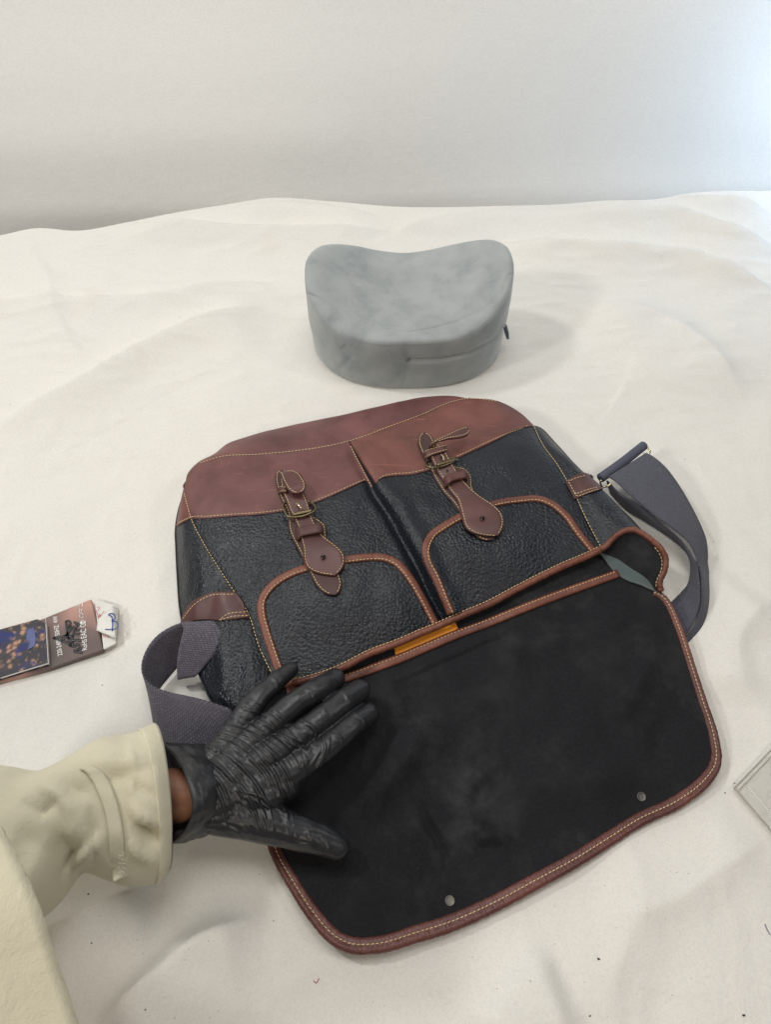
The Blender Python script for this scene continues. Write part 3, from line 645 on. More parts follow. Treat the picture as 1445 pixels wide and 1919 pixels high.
# shoulder strap webbing
def web(rows, mat, name='shoulder_strap', n=90, t=.0018, k=10):
    A = cr([np.r_[P(*a), P(*b)] for a, b in rows], n); u = np.linspace(0, 1, k)[None, :, None]
    G = A[:, None, :3]*(1-u)+A[:, None, 3:]*u
    return slab(name, G, t, mat, bag)
web([((338, 1166, .050), (452, 1160, .044)), ((343, 1178, .052), (438, 1180, .047)), ((338, 1202, .048), (415, 1207, .045)), ((333, 1225, .040), (397, 1232, .038)), ((331, 1250, .030), (382, 1250, .030)), ((332, 1273, .020), (366, 1268, .022)), ((334, 1274, .012), (364, 1269, .014))], M_WEB)
web([((360, 1166, .046), (400, 1210, .006)), ((336, 1168, .048), (372, 1216, .006)), ((300, 1186, .048), (345, 1236, .006)), ((276, 1213, .047), (318, 1265, .006)), ((264, 1248, .046), (292, 1300, .005)), ((270, 1273, .045), (284, 1338, .005)), ((287, 1288, .045), (290, 1368, .005)), ((312, 1297, .045), (303, 1392, .005)), ((345, 1304, .046), (350, 1412, .008)), ((380, 1313, .047), (420, 1400, .010)), ((430, 1330, .046), (470, 1390, .012))], M_WEB)
web([((1141, 893, .040), (1212, 848, .036)), ((1152, 899, .044), (1226, 856, .038)), ((1170, 915, .047), (1247, 874, .038)), ((1198, 940, .050), (1271, 905, .036)), ((1232, 968, .050), (1295, 945, .034)), ((1266, 992, .048), (1315, 985, .030)), ((1292, 1015, .044), (1325, 1012, .024)), ((1306, 1040, .038), (1328, 1042, .016)), ((1312, 1062, .034), (1326, 1068, .010))], M_WEBF)
web([((1139, 900, .030), (1146, 925, .006)), ((1165, 925, .036), (1176, 955, .005)), ((1205, 950, .038), (1212, 977, .005)), ((1245, 985, .037), (1252, 1003, .005)), ((1280, 1015, .036), (1285, 1030, .005)), ((1303, 1050, .036), (1297, 1058, .006)), ((1312, 1085, .032), (1293, 1092, .004)), ((1313, 1130, .024), (1275, 1115, .003)), ((1300, 1168, .013), (1254, 1135, .003)), ((1280, 1200, .008), (1230, 1165, .003))], M_WEBF)
web([((1308, 1048, .034), (1326, 1044, .012)), ((1316, 1075, .032), (1331, 1080, .004)), ((1318, 1105, .032), (1333, 1115, .003)), ((1317, 1135, .025), (1330, 1152, .003)), ((1306, 1168, .015), (1319, 1187, .002)), ((1284, 1197, .009), (1295, 1215, .002)), ((1262, 1215, .007), (1270, 1235, .002))], M_WEBF)
M_ROD = simple('blue_grey_webbing_loop', (.075, .080, .115), .8)
rod = W([(1126, 896, .034), (1168, 866, .036), (1207, 835, .034)], 20); tube('strap_slider', rod, .0062, M_ROD, bag, 16)
tube('slider_ring', W([(1127, 899, .040), (1126, 906, .036), (1132, 912, .033), (1140, 911, .033), (1146, 905, .036)], 20), .0014, M_GOLD, bag, 10)
tube('slider_ring', W([(1207, 838, .036), (1214, 839, .034), (1219, 846, .032), (1216, 851, .033), (1208, 850, .036)], 20), .0013, M_GOLD, bag, 10)

# ------------------------------------------------------------------ cushion
def cushion():
    cx, cy, a = .033, .853, .147
    root = empty('neck_cushion', (cx, cy, 0), 'grey velour cushion with a dished saddle top standing behind the bag', 'cushion')
    n = 440; th = np.linspace(0, 2*math.pi, n, endpoint=False)
    c, s_ = np.cos(th), np.sin(th)
    ex = np.sign(c)*np.abs(c)**.80; 
    ey = np.where(s_ < 0, -np.abs(s_)**1.02*.106, np.abs(s_)**.86*.090)
    O = np.stack([cx+a*ex, cy+ey], -1)
    def top(x, y):
        u = (x-cx)/a; return .0965+.050*np.clip(np.abs(u), 0, 1.1)**2.0 + .0050*u + (.001+.026*1.5*u*u/(np.abs(u)+.35))*np.clip((y-cy)/.09, -1, 1)
    ctr = np.array([cx, cy+.002]); V = []
    prof = [(0.0, .0), (.5, .0), (.85, .0), (.93, .008), (.962, .03), (.974, .07), (.980, .14), (.990, .30), (.998, .50), (1.0, .68), (.999, .82), (.995, .885), (.988, .925), (.975, .957), (.950, .980), (.915, .993), (.87, .999), (.80, 1.0), (.65, 1.0), (.45, 1.0), (.22, 1.0), (0, 1.0)]
    P2 = cr([(q[0], q[1]) for q in prof], 210); G = []
    wth = .50+1.5*np.abs(c)**1.5
    kt = int(np.argmax(P2[:, 1] > .90))+26
    for ii, (r, z) in enumerate(P2):
        rr = np.where(ii > kt-26, 1-(1-r)*np.where(r > .8, wth, 1+(wth-1)*(r/.8)), r)
        rr = np.minimum(rr, 1.0); xy = ctr+(O-ctr)*rr[:, None]; H = top(xy[:, 0], xy[:, 1])
        Hc = top(np.full(n, cx), xy[:, 1]); H = np.where(z > .85, H, H)
        G.append(np.c_[xy, z*H+.0008])
    G = np.array(G); N = normals(G)
    V = G.reshape(-1, 3); dsp = (.0020*vnoise(V, 14, 3)+.0009*vnoise(V, 42, 8)).reshape(G.shape[:2])*(G[..., 2] > .006)
    cdir = G-np.array([cx, cy, .05]); cdir /= np.linalg.norm(cdir, axis=-1, keepdims=True)
    G = G+cdir*dsp[..., None]
    px = Q(G); front = (G[..., 1] < cy+.02)[..., None]; front2 = (G[..., 2] > .07)[..., None]*(G[..., 1] < cy+.075)[..., None]
    for poly, amp, wd in (([(765, 622), (763, 665), (768, 680), (755, 725)], -.0020, 2.6), ([(768, 676), (830, 674), (880, 662), (930, 635), (945, 612)], -.0045, 4.0), ([(590, 560), (610, 600), (640, 610)], -.002, 12), ([(640, 690), (655, 670), (640, 650)], -.0015, 7)):
        d, t, s = dist_poly(px, poly); G = G+cdir*(amp*np.exp(-(d/wd)**2)*(t < 1))[..., None]*front
    for poly, amp, wd in (([(601, 464), (600, 502), (612, 538), (635, 570), (669, 594), (700, 608), (764, 617)], -.0014, 2.6), ([(574, 549), (622, 573), (655, 595), (696, 612), (764, 624), (808, 617), (859, 603), (910, 580), (940, 549), (957, 512)], -.0022, 2.6)):
        d, t, s = dist_poly(px, poly); G = G+cdir*(amp*np.exp(-(d/wd)**2)*(t < 1)*(t > 0))[..., None]*front2
    o = mk('cover', G.reshape(-1, 3), gf(len(P2), n, wrap=True), M_VELOUR, root)
    z0 = P(941, 612, .042)+np.array([.0, -.002, .002])
    rows = [((z0+np.array([0, 0, .004])), (z0+np.array([.006, -.001, .004]))), (z0+np.array([.003, -.006, -.004]), z0+np.array([.010, -.007, -.006])), (z0+np.array([.008, -.012, -.014]), z0+np.array([.011, -.012, -.015]))]
    A = np.array(rows); slab('zip_pull', A, .0015, simple('zip_blue', (.07, .10, .14), .5), root)
cushion()
# ------------------------------------------------------------------ arm, glove and coat of the person
person = empty('person', (-.30, .12, 0), "person's arm in a khaki coat sleeve, black gloved hand spread on the bag flap", 'person')
MPP = lambda z, y=1450: (CAMH-z)/(math.sin(PITCH)+math.cos(PITCH)*(y-959.5)/FPX)/FPX
def icap(bm, a, b, ra, rb, k=14):
    """tapered capsule between two points"""
    a, b = np.array(a), np.array(b); T = b-a; L = np.linalg.norm(T)
    T = T/L if L > 1e-6 else np.array([0, 0, 1.]); X = np.cross(T, [0.3, .2, .93]); X /= np.linalg.norm(X); Y = np.cross(T, X)
    rings = []
    for t in np.linspace(-math.pi/2, 0, 5)[1:]: rings.append((a+T*math.sin(t)*ra, math.cos(t)*ra))
    for t in np.linspace(0, math.pi/2, 5)[:-1]: rings.append((b+T*math.sin(t)*rb, math.cos(t)*rb))
    vs = [[bm.verts.new(tuple(c+(X*math.cos(q)+Y*math.sin(q))*r)) for q in np.linspace(0, 2*math.pi, k, endpoint=False)] for c, r in rings]
    e0, e1 = bm.verts.new(tuple(a-T*ra)), bm.verts.new(tuple(b+T*rb))
    for i in range(len(vs)-1):
        for j in range(k): bm.faces.new((vs[i][j], vs[i][(j+1) % k], vs[i+1][(j+1) % k], vs[i+1][j]))
    for j in range(k): bm.faces.new((vs[0][(j+1) % k], vs[0][j], e0)); bm.faces.new((vs[-1][j], vs[-1][(j+1) % k], e1))
def chain(bm, pts):
    """pts: (px, py, z, radius px)"""
    pts = [(P(x, y, z), r*MPP(z, y)) for x, y, z, r in pts]
    for (a, ra), (b, rb) in zip(pts, pts[1:]): icap(bm, a, b, ra, rb)
def remeshed(bm, voxel, iters):
    me = bpy.data.meshes.new('tmp'); bm.to_mesh(me); bm.free(); o = bpy.data.objects.new('tmp', me); C.objects.link(o)
    md = o.modifiers.new('r', 'REMESH'); md.mode = 'VOXEL'; md.voxel_size = voxel
    s = o.modifiers.new('s', 'SMOOTH'); s.factor = .5; s.iterations = iters
    bpy.context.view_layer.update(); dg = bpy.context.evaluated_depsgraph_get(); e = o.evaluated_get(dg); m2 = e.to_mesh()
    V = np.zeros(len(m2.vertices)*3); m2.vertices.foreach_get('co', V); N = np.zeros(len(m2.vertices)*3); m2.vertices.foreach_get('normal', N)
    F = [tuple(p.vertices) for p in m2.polygons]; e.to_mesh_clear(); bpy.data.objects.remove(o); bpy.data.meshes.remove(me)
    return V.reshape(-1, 3), N.reshape(-1, 3), F
bm = bmesh.new()
FING = {
 'pinky': [(440, 1372, .066, 27), (466, 1330, .070, 24), (492, 1300, .070, 20), (522, 1273, .066, 17.5), (545, 1254, .060, 15)],
 'ring': [(478, 1382, .068, 27), (520, 1346, .070, 24), (560, 1312, .070, 23), (600, 1290, .065, 22.5), (627, 1273, .055, 21)],
 'middle': [(520, 1405, .066, 28), (570, 1372, .067, 25), (605, 1345, .066, 24), (645, 1314, .060, 23.5), (674, 1294, .050, 21)],
 'index': [(550, 1440, .062, 30), (598, 1412, .062, 26), (630, 1386, .061, 24), (665, 1355, .055, 23), (692, 1337, .046, 20)],
 'thumb': [(455, 1530, .060, 40), (510, 1545, .055, 37), (555, 1559, .050, 32), (600, 1574, .044, 29), (633, 1588, .038, 24)]}
for k, v in FING.items(): chain(bm, v)
for a, b in (((360, 1425, .070, 32), (440, 1375, .066, 30)), ((360, 1455, .074, 34), (478, 1385, .068, 31)), ((362, 1480, .075, 36), (520, 1408, .067, 32)), ((366, 1505, .073, 36), (550, 1442, .062, 32)),
             ((372, 1525, .068, 34), (500, 1490, .062, 36)), ((372, 1530, .064, 34), (470, 1535, .060, 38)), ((470, 1440, .068, 38), (530, 1470, .060, 34)), ((440, 1420, .070, 36), (470, 1490, .066, 40)),
             ((330, 1440, .068, 30), (370, 1440, .070, 32)), ((338, 1480, .072, 36), (370, 1485, .074, 36)), ((345, 1525, .064, 34), (375, 1525, .066, 34))):
    a = (max(a[0], 404),)+a[1:]; b = (max(b[0], 412),)+b[1:]
    chain(bm, [a, b])
V, N, F = remeshed(bm, .00095, 14)
px = Q(V)
# loose nitrile: gathered ridges fanning over the back of the hand, rings at the finger joints
FOLDS = [[(385, 1370), (450, 1392), (500, 1440), (530, 1500), (545, 1560)], [(410, 1360), (470, 1380), (520, 1420), (548, 1470), (552, 1520)], [(430, 1345), (490, 1370), (530, 1400), (562, 1440)], [(360, 1385), (420, 1410), (470, 1460), (500, 1520), (512, 1570)],
         [(350, 1405), (400, 1430), (440, 1475), (465, 1530)], [(345, 1425), (380, 1450), (412, 1490), (430, 1540)], [(340, 1450), (365, 1480), (385, 1530), (390, 1570)], [(455, 1328), (500, 1345), (545, 1380), (590, 1400)],
         [(470, 1320), (520, 1350), (560, 1395), (575, 1440)], [(560, 1345), (590, 1365), (580, 1410)], [(600, 1365), (610, 1395), (590, 1440), (575, 1470)], [(470, 1412), (510, 1455), (532, 1510)], [(430, 1480), (500, 1500), (540, 1530)],
         [(425, 1455), (470, 1500), (490, 1560)], [(552, 1545), (560, 1575), (590, 1590)], [(575, 1555), (590, 1575), (600, 1592)], [(600, 1560), (612, 1580), (618, 1600)], [(540, 1535), (560, 1550), (600, 1556), (640, 1570)],
         [(610, 1268), (630, 1282), (632, 1300)], [(570, 1290), (590, 1305), (595, 1325)], [(640, 1296), (655, 1312), (655, 1330)], [(600, 1325), (620, 1345), (622, 1365)], [(660, 1332), (680, 1350), (682, 1366)], [(620, 1370), (640, 1390), (642, 1405)],
         [(505, 1265), (520, 1285), (525, 1300)], [(400, 1400), (450, 1435), (480, 1480), (488, 1530)]]
rg = random.Random(5); EXTRA = []
for f in FOLDS[:14]:
    for off in (-13, -7, 7, 13):
        k = rg.uniform(.6, 1.2); sh = (rg.uniform(-5, 5), rg.uniform(-5, 5))
        EXTRA.append([(x+off*.6*k+sh[0], y-off*.75*k+sh[1]) for x, y in f[rg.choice((0, 0, 1)):]])
EXTRA = [f for f in EXTRA if len(f) > 2]
disp = np.zeros(len(V)); up_ = np.clip(N[:, 2]*1.4+.35, 0, 1)
for i, f in enumerate(FOLDS+EXTRA):
    f = [tuple(q) for q in cr(f, 14)]; sc = 1.0 if i < 14 else (.38 if i < len(FOLDS) else rg.uniform(.35, .7))
    d, t, s = dist_poly(px, f); e = np.sin(np.clip(t, .03, .97)*math.pi)**.6; sd = d*s
    wob = 2.2*np.sin(t*7+i)
    disp += sc*e*(.0017*np.exp(-(np.abs(sd+wob)/2.2)**1.4) - .0005*np.exp(-((sd+wob-5)/3.0)**2))
ridge = []
for p, q in zip(V, px):
    dx, dy = q[0]-400, q[1]-1600; ra = math.hypot(dx, dy); ta = math.atan2(dy, dx)
    n_ = noise.noise(Vector((ta*1.15, ra/9.5+.75*noise.noise(Vector((q[0]/60, q[1]/60, 3))), 1.7))); n2_ = noise.noise(Vector((ta*2.5+7, ra/5.5, 4.1)))
    ridge.append(1-2.6*abs(n_)**.8+.12*(1-2.4*abs(n2_)))
ridge = np.array(ridge)
palm = smooth_step((545-px[:, 0])/90)*smooth_step((px[:, 1]-1345)/40)
V = V + N*(disp*up_ + .0004*ridge*palm*up_ + .0009*(1-palm)*vnoise(V*np.array([1, 1, 1]), 80, 2))[:, None]
glove = mk('glove', V, F, M_GLOVE, person); glove['label'] = 'wrinkled black nitrile glove with fingers spread'
# rolled glove opening at the wrist
def ring3(cpx, n=48):
    return cr([P(*c) for c in cpx], n, closed=True)
cuffA = ring3([(303, 1394, .080), (332, 1425, .097), (354, 1470, .106), (362, 1515, .103), (350, 1550, .090), (316, 1579, .066), (312, 1560, .044), (318, 1500, .036), (312, 1440, .044), (300, 1402, .060)])
cuffB = ring3([(352, 1385, .076), (372, 1405, .094), (392, 1455, .103), (400, 1505, .099), (392, 1550, .084), (380, 1578, .060), (370, 1560, .044), (372, 1500, .038), (366, 1440, .044), (352, 1395, .058)])
cuffC = ring3([(400, 1372, .070), (420, 1395, .084), (436, 1450, .092), (446, 1500, .088), (440, 1550, .074), (430, 1580, .058), (420, 1560, .044), (420, 1500, .040), (412, 1440, .046), (400, 1385, .058)])
rows = [lerp(cuffA, cuffB, f) for f in np.linspace(0, 1, 14)] + [lerp(cuffB, cuffC, f) for f in np.linspace(0, 1, 12)[1:]]
G = np.array(rows); G = np.concatenate([G, G[:, :1]], 1)
cc = G[:, :-1].mean(1, keepdims=True); rad = G-cc; rad /= np.linalg.norm(rad, axis=-1, keepdims=True)
nz = np.array([[noise.noise(Vector((j/49*2*math.pi % (2*math.pi)*0+math.cos(j/48*2*math.pi)*4, math.sin(j/48*2*math.pi)*4, i*.09))) for j in range(49)] for i in range(G.shape[0])])
nz = nz + .5*np.array([[1-2.4*abs(noise.noise(Vector((math.cos(j/48*2*math.pi)*7+i*.12, math.sin(j/48*2*math.pi)*7, i*.16+5)))) for j in range(49)] for i in range(G.shape[0])])
G += rad*(.0030*nz*np.minimum(1, np.arange(len(G))/4)[:, None] - .017*np.linspace(0, 1, len(G))[:, None]**1.6)[..., None]
slab('glove_cuff', G, .0006, M_GLOVE, person)
rim = G[0, :-1]; tube('glove_rim', rim, .0009, M_GLOVE, person, 8, closed=True)
# bare wrist
bm = bmesh.new()
chain(bm, [(180, 1505, .085, 50), (300, 1485, .072, 44), (372, 1478, .066, 38)])
chain(bm, [(180, 1525, .080, 50), (300, 1508, .066, 42), (372, 1495, .062, 36)])
Vw, Nw, Fw = remeshed(bm, .003, 6)
Vw = Vw + Nw*(.0006*vnoise(Vw, 90, 3))[:, None]
mk('forearm', Vw, Fw, M_SKIN, person)
# sleeve: rings from cuff to shoulder side, given by their upper and lower edge in the picture and their depth
RINGS = [((289, 1370, .098), (313, 1622, .062), .040, .032, 'c'), ((262, 1381, .104), (293, 1645, .066), .048, .034, 'c'), ((235, 1389, .108), (245, 1650, .070), .052, .036, 'c'), ((195, 1404, .110), (200, 1648, .078), .052, .036, 0), ((150, 1430, .112), (150, 1640, .086), .050, .036, 0),
         ((100, 1450, .116), (105, 1690, .094), .052, .04, 0), ((30, 1452, .124), (45, 1735, .104), .056, .045, 0), ((-60, 1440, .138), (-40, 1800, .118), .062, .05, 0), ((-220, 1400, .165), (-200, 1860, .145), .075, .06, 0), ((-420, 1380, .20), (-400, 1950, .18), .09, .07, 0)]
ns = 96; R = []
for t_, b__, up_h, dn_h, _ in RINGS:
    a, b = P(*t_), P(*b__); c = (a+b)/2; ax = (a-b)/2
    ang = np.linspace(0, 2*math.pi, ns, endpoint=False)
    v = np.stack([c+ax*math.cos(q)+np.array([(.034 if _ == 'c' else .0) if math.sin(q) > 0 else 0, .0, 1.])*0+np.array([(.42 if _ == 'c' and math.sin(q) > 0 else .0), .0, 1.])*(up_h if math.sin(q) > 0 else dn_h)*math.sin(q) for q in ang]); R.append(v)
R = np.array(R); A = cr(R.reshape(len(R), -1), 150).reshape(150, ns, 3)
cc = A.mean(1, keepdims=True); rad = A-cc; rad /= np.linalg.norm(rad, axis=-1, keepdims=True); flat = A.reshape(-1, 3)
dsp = (.0070*vnoise(flat*np.array([.9, 1, 1]), 13, 5) + .0026*vnoise(flat*np.array([1.3, .8, 1]), 34, 2) + .0048*np.clip(1-3.2*np.abs(vnoise(flat*np.array([1.5, .7, .7]), 11, 8)), -.2, 1)).reshape(150, ns)
px = Q(A); vis = (rad[..., 2] > -.3)
for poly, amp, wd in (([(232, 1440), (262, 1475), (300, 1500)], -.0045, 7), ([(238, 1500), (262, 1530), (306, 1552)], .0055, 8), ([(30, 1500), (75, 1520), (120, 1500)], -.0045, 9), ([(60, 1475), (110, 1492), (150, 1530)], .0045, 9), ([(245, 1395), (250, 1440), (240, 1500)], .003, 8), ([(165, 1500), (180, 1560), (176, 1620)], -.004, 7), ([(118, 1655), (150, 1600), (200, 1555)], .009, 12), ([(100, 1665), (135, 1610), (180, 1560)], -.008, 12), ([(250, 1540), (275, 1560), (300, 1590)], -.010, 14), ([(235, 1560), (260, 1590), (300, 1615)], .006, 12), ([(150, 1470), (240, 1440), (300, 1430)], -.004, 14),
        ([(165, 1425), (230, 1428), (290, 1425)], .004, 10), ([(20, 1560), (90, 1590), (150, 1570)], -.005, 30), ([(110, 1500), (140, 1540), (140, 1600)], .004, 30), ([(10, 1680), (60, 1640), (110, 1560)], .006, 26), ([(110, 1455), (140, 1480), (175, 1490)], -.004, 14)):
    d, t, s = dist_poly(px, poly); dsp += 1.5*amp*np.exp(-(d/wd)**1.35)*np.sin(np.clip(t, .05, .95)*math.pi)*vis
A = A+rad*dsp[..., None]
SL = np.concatenate([A, A[:, :1]], 1)
sleeve = slab('coat_sleeve', SL, .0012, M_SLEEVE, person); sleeve['label'] = 'pale khaki cotton sleeve with loose unbuttoned cuff'
SLB = bvh_of([SL])
hem = SL[:9].copy(); hc = hem[:, :-1].mean(1, keepdims=True); hr = hem-hc; hr /= np.linalg.norm(hr, axis=-1, keepdims=True)
slab('cuff_hem', hem+hr*.0012, .0012, M_SLEEVE, sleeve)
tube('hem_edge', (hem+hr*.0006)[0, :-1], .0012, M_SLEEVE, sleeve, 8, closed=True)
for ringi in (14, 74):
    cl = SL[ringi][:, :]; cr_ = cl-cl.mean(0); cr_ /= np.linalg.norm(cr_, axis=1, keepdims=True)
    if ringi == 14: stitches('hem_stitching', [(cl+cr_*.0006, cr_)], simple('khaki_thread', (.55, .52, .38), .8), sleeve, pitch=.0032, length=.0024, r=.00035)
# turned band across the sleeve above the cuff and its frayed end
def sl(x, y, h):
    p, n, i, ds = SLB.ray_cast(Vector(EYE), Vector(ray(x, y)).normalized())
    z = p.z if p else .10
    return P(x, y, z+h)
bandrows = [((147, 1441), (172, 1436)), ((158, 1446), (186, 1442)), ((168, 1457), (200, 1457)), ((184, 1490), (215, 1490)), ((196, 1525), (226, 1530)), ((202, 1560), (232, 1570)), ((206, 1600), (232, 1600)), ((208, 1635), (238, 1628)), ((212, 1652), (242, 1642))]
A2 = cr([np.r_[sl(a[0], a[1], .0045), sl(b[0], b[1], .0040)] for a, b in bandrows], 60); u = np.linspace(0, 1, 8)[None, :, None]
BG = A2[:, None, :3]*(1-u)+A2[:, None, 3:]*u; BG[..., 2] += .0014*(1-np.abs(2*u[..., 0]-1)**4)
bandr = slab('sleeve_strap', BG, .0022, M_SLEEVE, sleeve)
M_FRAY = simple('frayed_threads', (.66, .64, .52), .9)
Vf, Ff = [], []
for k in range(90):
    x, y = random.uniform(222, 242), random.uniform(1600, 1640); a = sl(x, y, .0068); dx = np.array([random.uniform(-.0016, .0016), random.uniform(-.0016, .0016), random.uniform(0, .0006)]); wv = np.array([.00012, .0002, 0]); o = len(Vf)
    Vf += [a-wv, a+wv, a+dx+wv+np.array([0, 0, .0003]), a+dx-wv+np.array([0, 0, .0003])]; Ff.append((o, o+1, o+2, o+3))
tag(mk('frayed_thread', Vf, Ff, M_FRAY, sleeve, smooth=False), kind='stuff')
# coat body at the lower left, close to the lens
CE = [(-260, 1440, .27), (-60, 1480, .27), (0, 1545, .27), (40, 1620, .265), (75, 1700, .26), (100, 1780, .25), (125, 1850, .24), (150, 1925, .23), (185, 2010, .22), (230, 2100, .21)]
c0 = W(CE, 90); rows = []
for f in np.linspace(0, 1, 60):
    r = c0 + np.array([-.42, -.10, .03])*f; r[:, 2] += .035*math.sin(math.pi*min(1, f*2.2)/2); rows.append(r)
und = [c0 + np.array([-.02*g, -.005*g, -.03*g]) for g in (1, .66, .33)]
CB = np.array(und+rows); CB[..., 2] += (.012*vnoise(CB.reshape(-1, 3), 8, 4)).reshape(CB.shape[:2])*np.r_[np.zeros(3), np.linspace(0, 1, 60)**.5][:, None]
slab('coat_front', CB, .0015, M_SLEEVE, person)['label'] = 'khaki front of the coat hanging at the lower left corner'

# ------------------------------------------------------------------ printed cartons at the left, clear pouch at the right
def flat_box(name, top_px, z, t, mat, parent, sub=1):
    """thin box whose top face corners are given in the photograph's pixels"""
    a = np.array([P(x, y, z) for x, y in top_px]); b = a-np.array([0, 0, t]); n = len(a); bmx = bmesh.new()
    va = [bmx.verts.new(tuple(v)) for v in a]; vb = [bmx.verts.new(tuple(v)) for v in b]
    bmx.faces.new(va); bmx.faces.new(vb[::-1])
    for i in range(n): bmx.faces.new((va[i], vb[i], vb[(i+1) % n], va[(i+1) % n]))
    bmesh.ops.recalc_face_normals(bmx, faces=bmx.faces); bmesh.ops.bevel(bmx, geom=list(bmx.edges), offset=.0006, segments=2, affect='EDGES')
    me = bpy.data.meshes.new(name); bmx.to_mesh(me); bmx.free(); me.materials.append(mat); o = bpy.data.objects.new(name, me); C.objects.link(o)
    if parent: o.parent = parent; o.matrix_parent_inverse = parent.matrix_world.inverted()
    return o
z5_ = lambda pts: [(x/4.817, 1080+y/4.817) for x, y in pts]
def print_mat(name, kind):
    b = NB(name); c = b.coord()
    if kind == 'grey':
        f = b.noise(b.coord(rot=(0, 0, .4)), 9, 2); base = b.ramp(f, [(.34, (.10, .088, .088)), (.46, (.19, .13, .12)), (.58, (.50, .29, .24))])
    else:
        v = b.n('TexVoronoi'); v.inputs['Scale'].default_value = 150; b.l(c, v.inputs['Vector'])
        skin = b.mix(b.ramp(v.outputs['Distance'], [(.25, (1, 1, 1)), (.6, (0, 0, 0))]), (.06, .055, .06), (.48, .27, .18))
        base = b.mix(b.ramp(b.noise(c, 42, 5, .6, 1.5), [(.45, (0, 0, 0)), (.56, (1, 1, 1))]), skin, (.045, .042, .052))
        base = b.mix(b.ramp(b.noise(b.coord(rot=(.3, 0, 1)), 26, 4, .6, .8), [(.55, (0, 0, 0)), (.64, (1, 1, 1))]), base, (.025, .035, .15))
    return b.done(base, .5, None, Specular_IOR_Level=.25)
MG, MB_ = print_mat('grey_print', 'grey'), print_mat('lace_print', 'lace')
MW = simple('white_card', (.74, .73, .69), .7); M_INKW = simple('white_ink', (.78, .78, .76), .6); M_INKK = simple('black_marker', (.008, .008, .010), .4); M_INKB = simple('blue_ink', (.02, .06, .32), .5); M_INKR = simple('red_ink', (.55, .03, .05), .5)
c1_ = empty('carton', tuple(P(130, 1180, 0)), 'dark grey flattened carton with white lettering and marker scribble', 'box')
flat_box('box_body', z5_([(-900, 900), (-60, 560), (410, 372), (818, 206), (928, 664), (430, 838), (-60, 968), (-900, 1180)]), .0075, .0068, MG, c1_)
c2_ = empty('carton', tuple(P(20, 1220, 0)), 'patterned blue and tan carton lying on the grey one at the left edge', 'box')
flat_box('box_body', z5_([(-900, 730), (0, 476), (335, 384), (408, 430), (430, 790), (0, 922), (-900, 1180)]), .0125, .0048, MB_, c2_)
flat_box('box_edge', z5_([(405, 428), (412, 428), (434, 792), (427, 792)]), .0129, .0045, MW, c2_)
flat_box('box_edge', z5_([(0, 916), (430, 784), (431, 791), (0, 923)]), .0128, .0004, MW, c2_)
flat_box('blue_bow', z5_([(235, 480), (300, 462), (322, 560), (310, 630), (240, 668), (262, 600), (232, 560)]), .0130, .0003, simple('blue_print', (.04, .06, .22), .4), c2_)
flat_box('box_edge', z5_([(404, 374), (411, 372), (432, 660), (425, 662)]), .0079, .0003, MW, c1_)
pf = [z5_([(850, 206), (1035, 262), (1045, 606), (930, 662), (915, 510), (882, 494)]), ]
flat_box('box_flap', pf[0], .0062, .0010, MW, c1_)
card = empty('price_tag', tuple(P(205, 1165, 0)), 'folded white paper tag with a blue handwritten mark at the carton end', 'tag')
a = [P(*z5_([(1022, 270)])[0], .0105), P(*z5_([(885, 388)])[0], .0100), P(*z5_([(870, 492)])[0], .0095), P(*z5_([(1042, 562)])[0], .0115)]
Gt = coons(cr([a[0], a[1]], 8), cr([a[3], a[2]], 8), cr([a[0], a[3]], 8), cr([a[1], a[2]], 8)); Gt[..., 2] += .0012; slab('tag_front', Gt, .0006, MW, card)
bq = [P(*z5_([(1072, 296)])[0], .004), P(*z5_([(1048, 600)])[0], .004)]
Gt2 = coons(cr([a[0], bq[0]], 6), cr([a[3], bq[1]], 6), cr([a[0], a[3]], 8), cr([bq[0], bq[1]], 8)); Gt2[..., 2] += .0012; slab('tag_side', Gt2, .0006, MW, card)
def ink(pts, z, r, mat, parent, name='ink_mark'):
    c = W([q+(z,) for q in z5_(pts)], max(10, len(pts)*7)); prof = [(-r, 0), (-r*.6, .0002), (r*.6, .0002), (r, 0)]
    return sweep(name, c, (0, 0, 1), prof, mat, parent)
zt = .0182
ink([(1010, 495), (1012, 420), (1000, 360), (975, 345), (1000, 335), (1028, 345), (1030, 385), (1005, 400), (1045, 410), (1062, 440), (1050, 470), (1010, 478), (945, 478)], .0132, .00060, M_INKB, card)
for s_ in ([(870, 280), (885, 275), (888, 300), (868, 310), (878, 345)], [(872, 350), (905, 352), (935, 312)], [(880, 385), (905, 350), (898, 388)], [(890, 340), (912, 372), (870, 362)]): ink(s_, .0080, .0003, M_INKR, c1_)
for s_ in ([(925, 520), (935, 550)], [(942, 522), (950, 552)], [(958, 528), (965, 555)], [(972, 535), (978, 558)]): ink(s_, .0066, .0002, M_INKR, c1_)
for s_ in ([(475, 552), (530, 575), (600, 600), (640, 632)], [(478, 560), (560, 545), (620, 520)], [(590, 400), (600, 470), (615, 560), (630, 630)], [(602, 398), (625, 410), (622, 470), (600, 520), (650, 600)], [(560, 560), (620, 500), (640, 470), (600, 440)], [(550, 590), (600, 540), (660, 545)], [(665, 480), (660, 580), (690, 575), (730, 585)], [(680, 490), (722, 480)], [(660, 520), (715, 520)], [(665, 640), (690, 612), (712, 650), (660, 670)], [(668, 680), (740, 690)], [(700, 660), (742, 650)], [(665, 410), (690, 440), (680, 470), (650, 450)], [(690, 420), (720, 440)], [(650, 590), (655, 640)]):
    ink(s_, .0081, .0013, M_INKK, c1_, 'marker_scribble')
